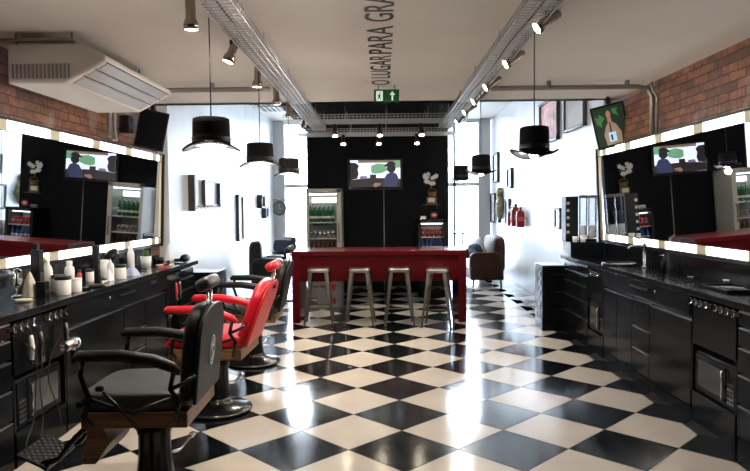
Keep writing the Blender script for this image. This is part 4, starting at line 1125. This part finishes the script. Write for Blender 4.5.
m = MB(); m.lathe([(.0, .004), (.11, .004), (.15, .018), (.155, .022), (.16, .018), (.155, 0)], n=32); m.build('bowl', 'black_stone', t)
m = MB(); m.lathe([(0, .006), (.018, .006), (.02, .008), (0, .009)], n=14); m.build('drain', 'chrome', t)
t = thing('tap', (2.36, 5.40, ZT), 'short dark soap dispenser beside the chrome tap', 'soap dispenser'); t.name = 'soap_dispenser'
m = MB(); m.lathe([(0, 0), (.022, 0), (.022, .09), (.01, .1), (.01, .12), (0, .12)], n=14); m.build('bottle', 'black_satin', t); m = MB(); m.tube([(0, 0, .12), (0, 0, .135), (-.035, 0, .133)], .004, 6); m.build('pump', 'chrome', t)
t = thing('tool_tray', (2.27, 4.20, ZT), 'flat black tray with combs on the right worktop near the picture edge', 'tray')
m = MB(); m.box(-.11, -.17, 0, .11, .17, .008); m.box(-.11, -.17, 0, -.104, .17, .02); m.box(.104, -.17, 0, .11, .17, .02); m.box(-.11, -.17, 0, .11, -.164, .02); m.box(-.11, .164, 0, .11, .17, .02); m.build('tray', 'black_satin', t)
for k in range(5):
    m = MB(); a = .4*k; M_ = T(-.06+k*.03, -.09+k*.04, ZT+.009) @ RZ(a)
    m.box(-.01, -.07, 0, -.002, .07, .006)
    for q in range(22): m.box(-.002, -.068+q*.0062, .001, .014, -.0655+q*.0062, .005)
    o = m.build('comb', ['chrome', 'black_satin', 'chrome', 'white_plastic', 'chrome'][k]); o.matrix_world = T(2.27, 4.20, 0) @ M_
    tag(o, ['silver comb at the far side of the black tray', 'black comb on the black tray', 'silver comb in the middle of the black tray', 'white comb on the black tray', 'silver comb at the near side of the black tray'][k], 'comb')
def small_jar(x, y, r, h, m1, m2, label, name='jar', z=ZT):
    t = thing(name, (x, y, z), label, 'jar')
    m = MB(); m.lathe([(0, 0), (r*.93, 0), (r, .006), (r, h*.84), (r*.95, h*.86), (0, h*.86)], n=24); m.build('pot', m1, t)
    m = MB(); m.lathe([(r*1.04, h*.82), (r*1.06, h*.84), (r*1.06, h*.98), (r, h), (0, h)], n=24); m.build('lid', m2, t)
    return t
small_jar(2.26, 4.72, .02, .03, 'jar_glass', 'steel', 'tiny steel-lidded tin alone on the right worktop')
small_jar(2.33, 4.35, .025, .05, 'jar_glass', 'chrome', 'small glass jar with chrome lid near the tray on the right')
small_jar(2.38, 3.95, .03, .06, 'black_satin', 'chrome', 'small black jar with chrome lid by the right picture edge')

# ================================================================ THINGS ON THE LEFT WORKTOP
def bottle_tall(x, y, r, h, m1, m2, label, nozzle=True):
    t = thing('bottle', (x, y, ZT), label, 'bottle')
    m = MB(); m.lathe([(0, 0), (r*.9, 0), (r, .01), (r, h*.6), (r*.85, h*.72), (r*.4, h*.8), (r*.38, h*.84), (0, h*.84)], n=20); m.build('flask', m1, t)
    m = MB()
    if nozzle: m.lathe([(r*.45, h*.82), (r*.42, h*.86), (r*.14, h*.92), (r*.1, h), (0, h)], n=12)
    else: m.lathe([(r*.6, h*.80), (r*.6, h*.98), (0, h)], n=12)
    m.build('nozzle', m2, t)
    return t
small_jar(-2.14, 4.23, .050, .125, 'white_plastic', 'black_satin', 'white jar with black lid, the larger nearer one of the pair on the left worktop')
small_jar(-2.24, 4.37, .044, .12, 'white_plastic', 'black_satin', 'white jar with black lid just behind the larger one on the left worktop')
small_jar(-2.12, 4.37, .036, .095, 'white_plastic', 'white_plastic', 'square-shouldered all-white jar right of the lidded pair')
bottle_tall(-2.31, 4.36, .034, .24, 'white_plastic', 'label_pale', 'tall off-white squeeze bottle behind the lidded jars')
bottle_tall(-2.40, 4.85, .036, .18, 'paper_white', 'white_plastic', 'white bottle with a cap by the left mirror', False)
bottle_tall(-2.33, 4.86, .018, .11, 'label_red', 'black_satin', 'small dark red bottle on the left worktop', False)
small_jar(-2.30, 4.97, .030, .10, 'white_plastic', 'black_satin', 'white cup with black conical lid in the middle of the left worktop')
small_jar(-2.14, 5.17, .044, .115, 'white_plastic', 'black_satin', 'white jar with black lid standing alone beside the blue cloth')
small_jar(-2.37, 5.36, .050, .14, 'white_plastic', 'white_plastic', 'squat white tub with rounded lid by the mirror')
bottle_tall(-2.47, 6.22, .034, .21, 'paper_white', 'white_plastic', 'tall white bottle before the planter by the left mirror', False)
bottle_tall(-2.26, 5.26, .028, .16, 'cloth_white', 'white_plastic', 'clear spray bottle next to the white jar')
# folded towel cone
def towel(x, y, r, h, matn, label, n=26, name='towel', cat='towel'):
    m = MB(); vv = []; rr = [(1, 0), (.92, .06), (.80, .3), (.55, .65), (.22, .9), (.03, 1)]
    for q, zz in rr:
        for i in range(n):
            a = 2*PI*i/n; f = 1 + .13*math.sin(a*5+zz*3)*(1-zz*.5)
            vv.append((r*q*f*math.cos(a), r*q*f*math.sin(a), h*zz))
    fs = [(i*n+k, i*n+(k+1) % n, (i+1)*n+(k+1) % n, (i+1)*n+k) for i in range(len(rr)-1) for k in range(n)] + [tuple(range(n))]
    m.add(vv, fs, 0, True)
    return tag(m.build(name, matn, loc=(x, y, ZT+.001)), label, cat)
towel(-2.31, 4.14, .050, .165, 'cloth_tan', 'pale towel folded into a pointed cone at the near end of the left worktop')
towel(-2.29, 6.80, .05, .20, 'cloth_white', 'white towel folded into a pointed cone at the far end of the left worktop')
towel(-2.15, 5.43, .065, .085, 'cloth_blue', 'crumpled light blue cloth on the left worktop')
towel(-2.18, 5.04, .038, .10, 'cloth_white', 'crumpled white and lilac cloth beside the lidded jar')
# black boxes / tall products
for (x, y, w_, h_, lb) in ((-2.32, 4.25, .03, .30, 'tall black box standing behind the cone towel'), (-2.23, 4.14, .03, .10, 'small black box at the foot of the cone towel'), (-2.30, 5.09, .022, .28, 'tall black box in the middle of the left worktop')):
    t = thing('product_box', (x, y, ZT), lb, 'box')
    m = MB(); m.box(-w_, -w_, 0, w_, w_, h_); m.build('carton', 'black_satin', t, bevel=.003)
    m = MB(); m.box(w_, -w_*.7, h_*.3, w_+.0012, w_*.7, h_*.5); m.build('label_patch', 'gunmetal', t)
# round stand mirror / hair dryer near edge
t = thing('stand_mirror', (-2.42, 4.16, ZT), 'small round chrome-rimmed mirror behind the cone towel', 'mirror')
m = MB(); m.tube([(.012, .06*math.cos(a), .12+.06*math.sin(a)) for a in [2*PI*i/24 for i in range(25)]], .006, 8, cap=False); m.build('rim', 'chrome', t)
m = MB(); m.lathe([(0, 0), (.056, 0), (.056, .006), (0, .006)], M=T(.008, 0, .12) @ RY(PI/2), n=24); m.build('glass', 'mirror_silver', t)
m = MB(); m.tube([(0.01, 0, .06), (0, 0, .01)], .006, 8); m.lathe([(0, 0), (.05, 0), (.045, .008), (0, .01)], n=20); m.build('foot', 'chrome', t)
t = thing('hair_dryer', (-2.42, 3.96, ZT), 'large black hair dryer lying at the near end of the left worktop', 'hair dryer')
m = MB(); m.lathe([(0, -.1), (.04, -.1), (.05, -.06), (.052, .0), (.042, .06), (.032, .13), (.028, .13), (0, .11)], M=T(0, 0, .15) @ RXm(-PI/2) , n=24); m.build('barrel', 'black_satin', t)
m = MB(); m.tube([(0, -.02, .12), (0, -.03, .05), (0, -.04, .0)], [.024, .02, .022], 12); m.build('handle', 'black_satin', t)
m = MB(); m.lathe([(.02, -.102), (.038, -.102)], M=T(0, 0, .15) @ RXm(-PI/2), n=20); m.build('intake_grille', 'gunmetal', t)
t = thing('hair_dryer', (-2.46, 5.75, ZT), 'black hair dryer standing by the mirror behind the blue cloth', 'hair dryer')
m = MB(); m.lathe([(0, -.07), (.04, -.07), (.05, -.03), (.05, .02), (.035, .08), (.025, .1), (0, .09)], M=T(0, 0, .15) @ RXm(-1.2), n=24); m.build('barrel', 'black_satin', t)
m = MB(); m.tube([(0, 0, .13), (0, -.01, .0)], [.024, .028], 12); m.build('handle', 'black_satin', t)
t = thing('hair_dryer', (-2.10, 6.75, ZT), 'black hair dryer lying at the far corner of the left worktop', 'hair dryer')
m = MB(); m.lathe([(0, -.08), (.035, -.08), (.042, -.04), (.042, .02), (.03, .08), (.025, .1), (0, .09)], M=T(0, 0, .043) @ RXm(-PI/2), n=24); m.build('barrel', 'black_satin', t)
m = MB(); m.tube([(0, .0, .03), (-.06, .01, .022), (-.12, .02, .02)], [.02, .018, .018], 12); m.build('handle', 'black_satin', t)
# potted plant
t = thing('potted_plant', (-2.36, 6.32, ZT), 'small green plant in a white pot on the left worktop', 'plant')
m = MB(); m.lathe([(0, 0), (.045, 0), (.055, .10), (.05, .10), (.045, .085), (0, .085)], n=22); m.build('pot', 'paper_white', t)
m = MB()
for k in range(34):
    a = random.uniform(0, 2*PI); el = random.uniform(.2, 1.3); L = random.uniform(.05, .10)
    M_ = T(0, 0, .085) @ RZ(a) @ RY(-el)
    m.add([(0, 0, 0), (L*.5, .014, .006), (L, 0, -.004), (L*.5, -.014, .006)], [(0, 1, 2, 3)], 0, True, M_)
m.build('foliage', 'leaf', t)
# dark cups and dishes
cup(-2.43, 6.78, ZT, 'dark bowl-shaped cup near the far end of the left worktop', .04, .07, 'black_satin')
cup(-2.34, 6.66, ZT, 'second dark cup right beside the cone towel at the far end', .045, .06, 'black_satin')
def dish(x, y, r, matn, label):
    m = MB(); m.lathe([(0, .002), (r*.7, .002), (r, .016), (r*1.02, .014), (r*.75, 0), (0, 0)], n=28)
    return tag(m.build('dish', matn, loc=(x, y, ZT)), label, 'dish')
dish(-2.11, 4.66, .065, 'steel', 'flat silver dish in the middle of the left worktop'); dish(-2.11, 4.49, .035, 'jar_glass', 'small glass dish beside the all-white jar'); dish(-2.17, 6.3, .08, 'label_pale', 'pale dish with combs near the far end of the left worktop')
dish(-2.23, 3.92, .05, 'label_pale', 'small pale dish in front of the cone towel')
for k, (x, y, a, mm, lb) in enumerate(((-2.2, 6.52, .4, 'black_satin', 'black brush lying beyond the pale dish'), (-2.11, 6.10, -.2, 'label_red', 'reddish brush lying on the left worktop edge beside the pale dish'), (-2.25, 5.9, .9, 'black_satin', 'black brush lying in front of the tall white bottle'), (-2.14, 4.85, .3, 'label_pale', 'pale brush on the worktop beside the silver dish'))):
    t = thing('hair_brush', (x, y, ZT), lb, 'brush', None, a)
    m = MB(); m.tube([(0, -.09, .012), (0, -.02, .011), (0, 0, .012)], [.008, .007, .009], 8); m.build('handle', mm, t)
    m = MB(); m.quad((0, .05, .014), (.022, .05, .009), .7, 16); m.build('head', mm, t)
    m = MB()
    for i in range(5):
        for j in range(9): m.box(-.014+i*.007-.0008, .015+j*.009-.0008, .018, -.014+i*.007+.0008, .015+j*.009+.0008, .034)
    m.build('bristles', 'black_satin', t)
# yellow-green diamond decal on the mirror lower edge (left)
t = thing('price_tag', (-2.52, 4.72, 1.063), 'small yellow-green diamond card standing at the left mirror edge', 'card', None, 0)
m = MB(); m.prism([(0, -.05), (.035, 0), (0, .05), (-.035, 0)], -.001, .001, M=RZ(PI/2) @ RX); m.build('card', 'leaf_bright', t)
m = MB(); m.box(-.05, -.03, -.056, .02, .03, -.048); m.build('clip', 'black_satin', t)
m = MB(); m.prism([(0, -.02), (.014, 0), (0, .02), (-.014, 0)], -.0022, .0022, M=RZ(PI/2) @ RX); m.build('symbol', 'sign_black', t)
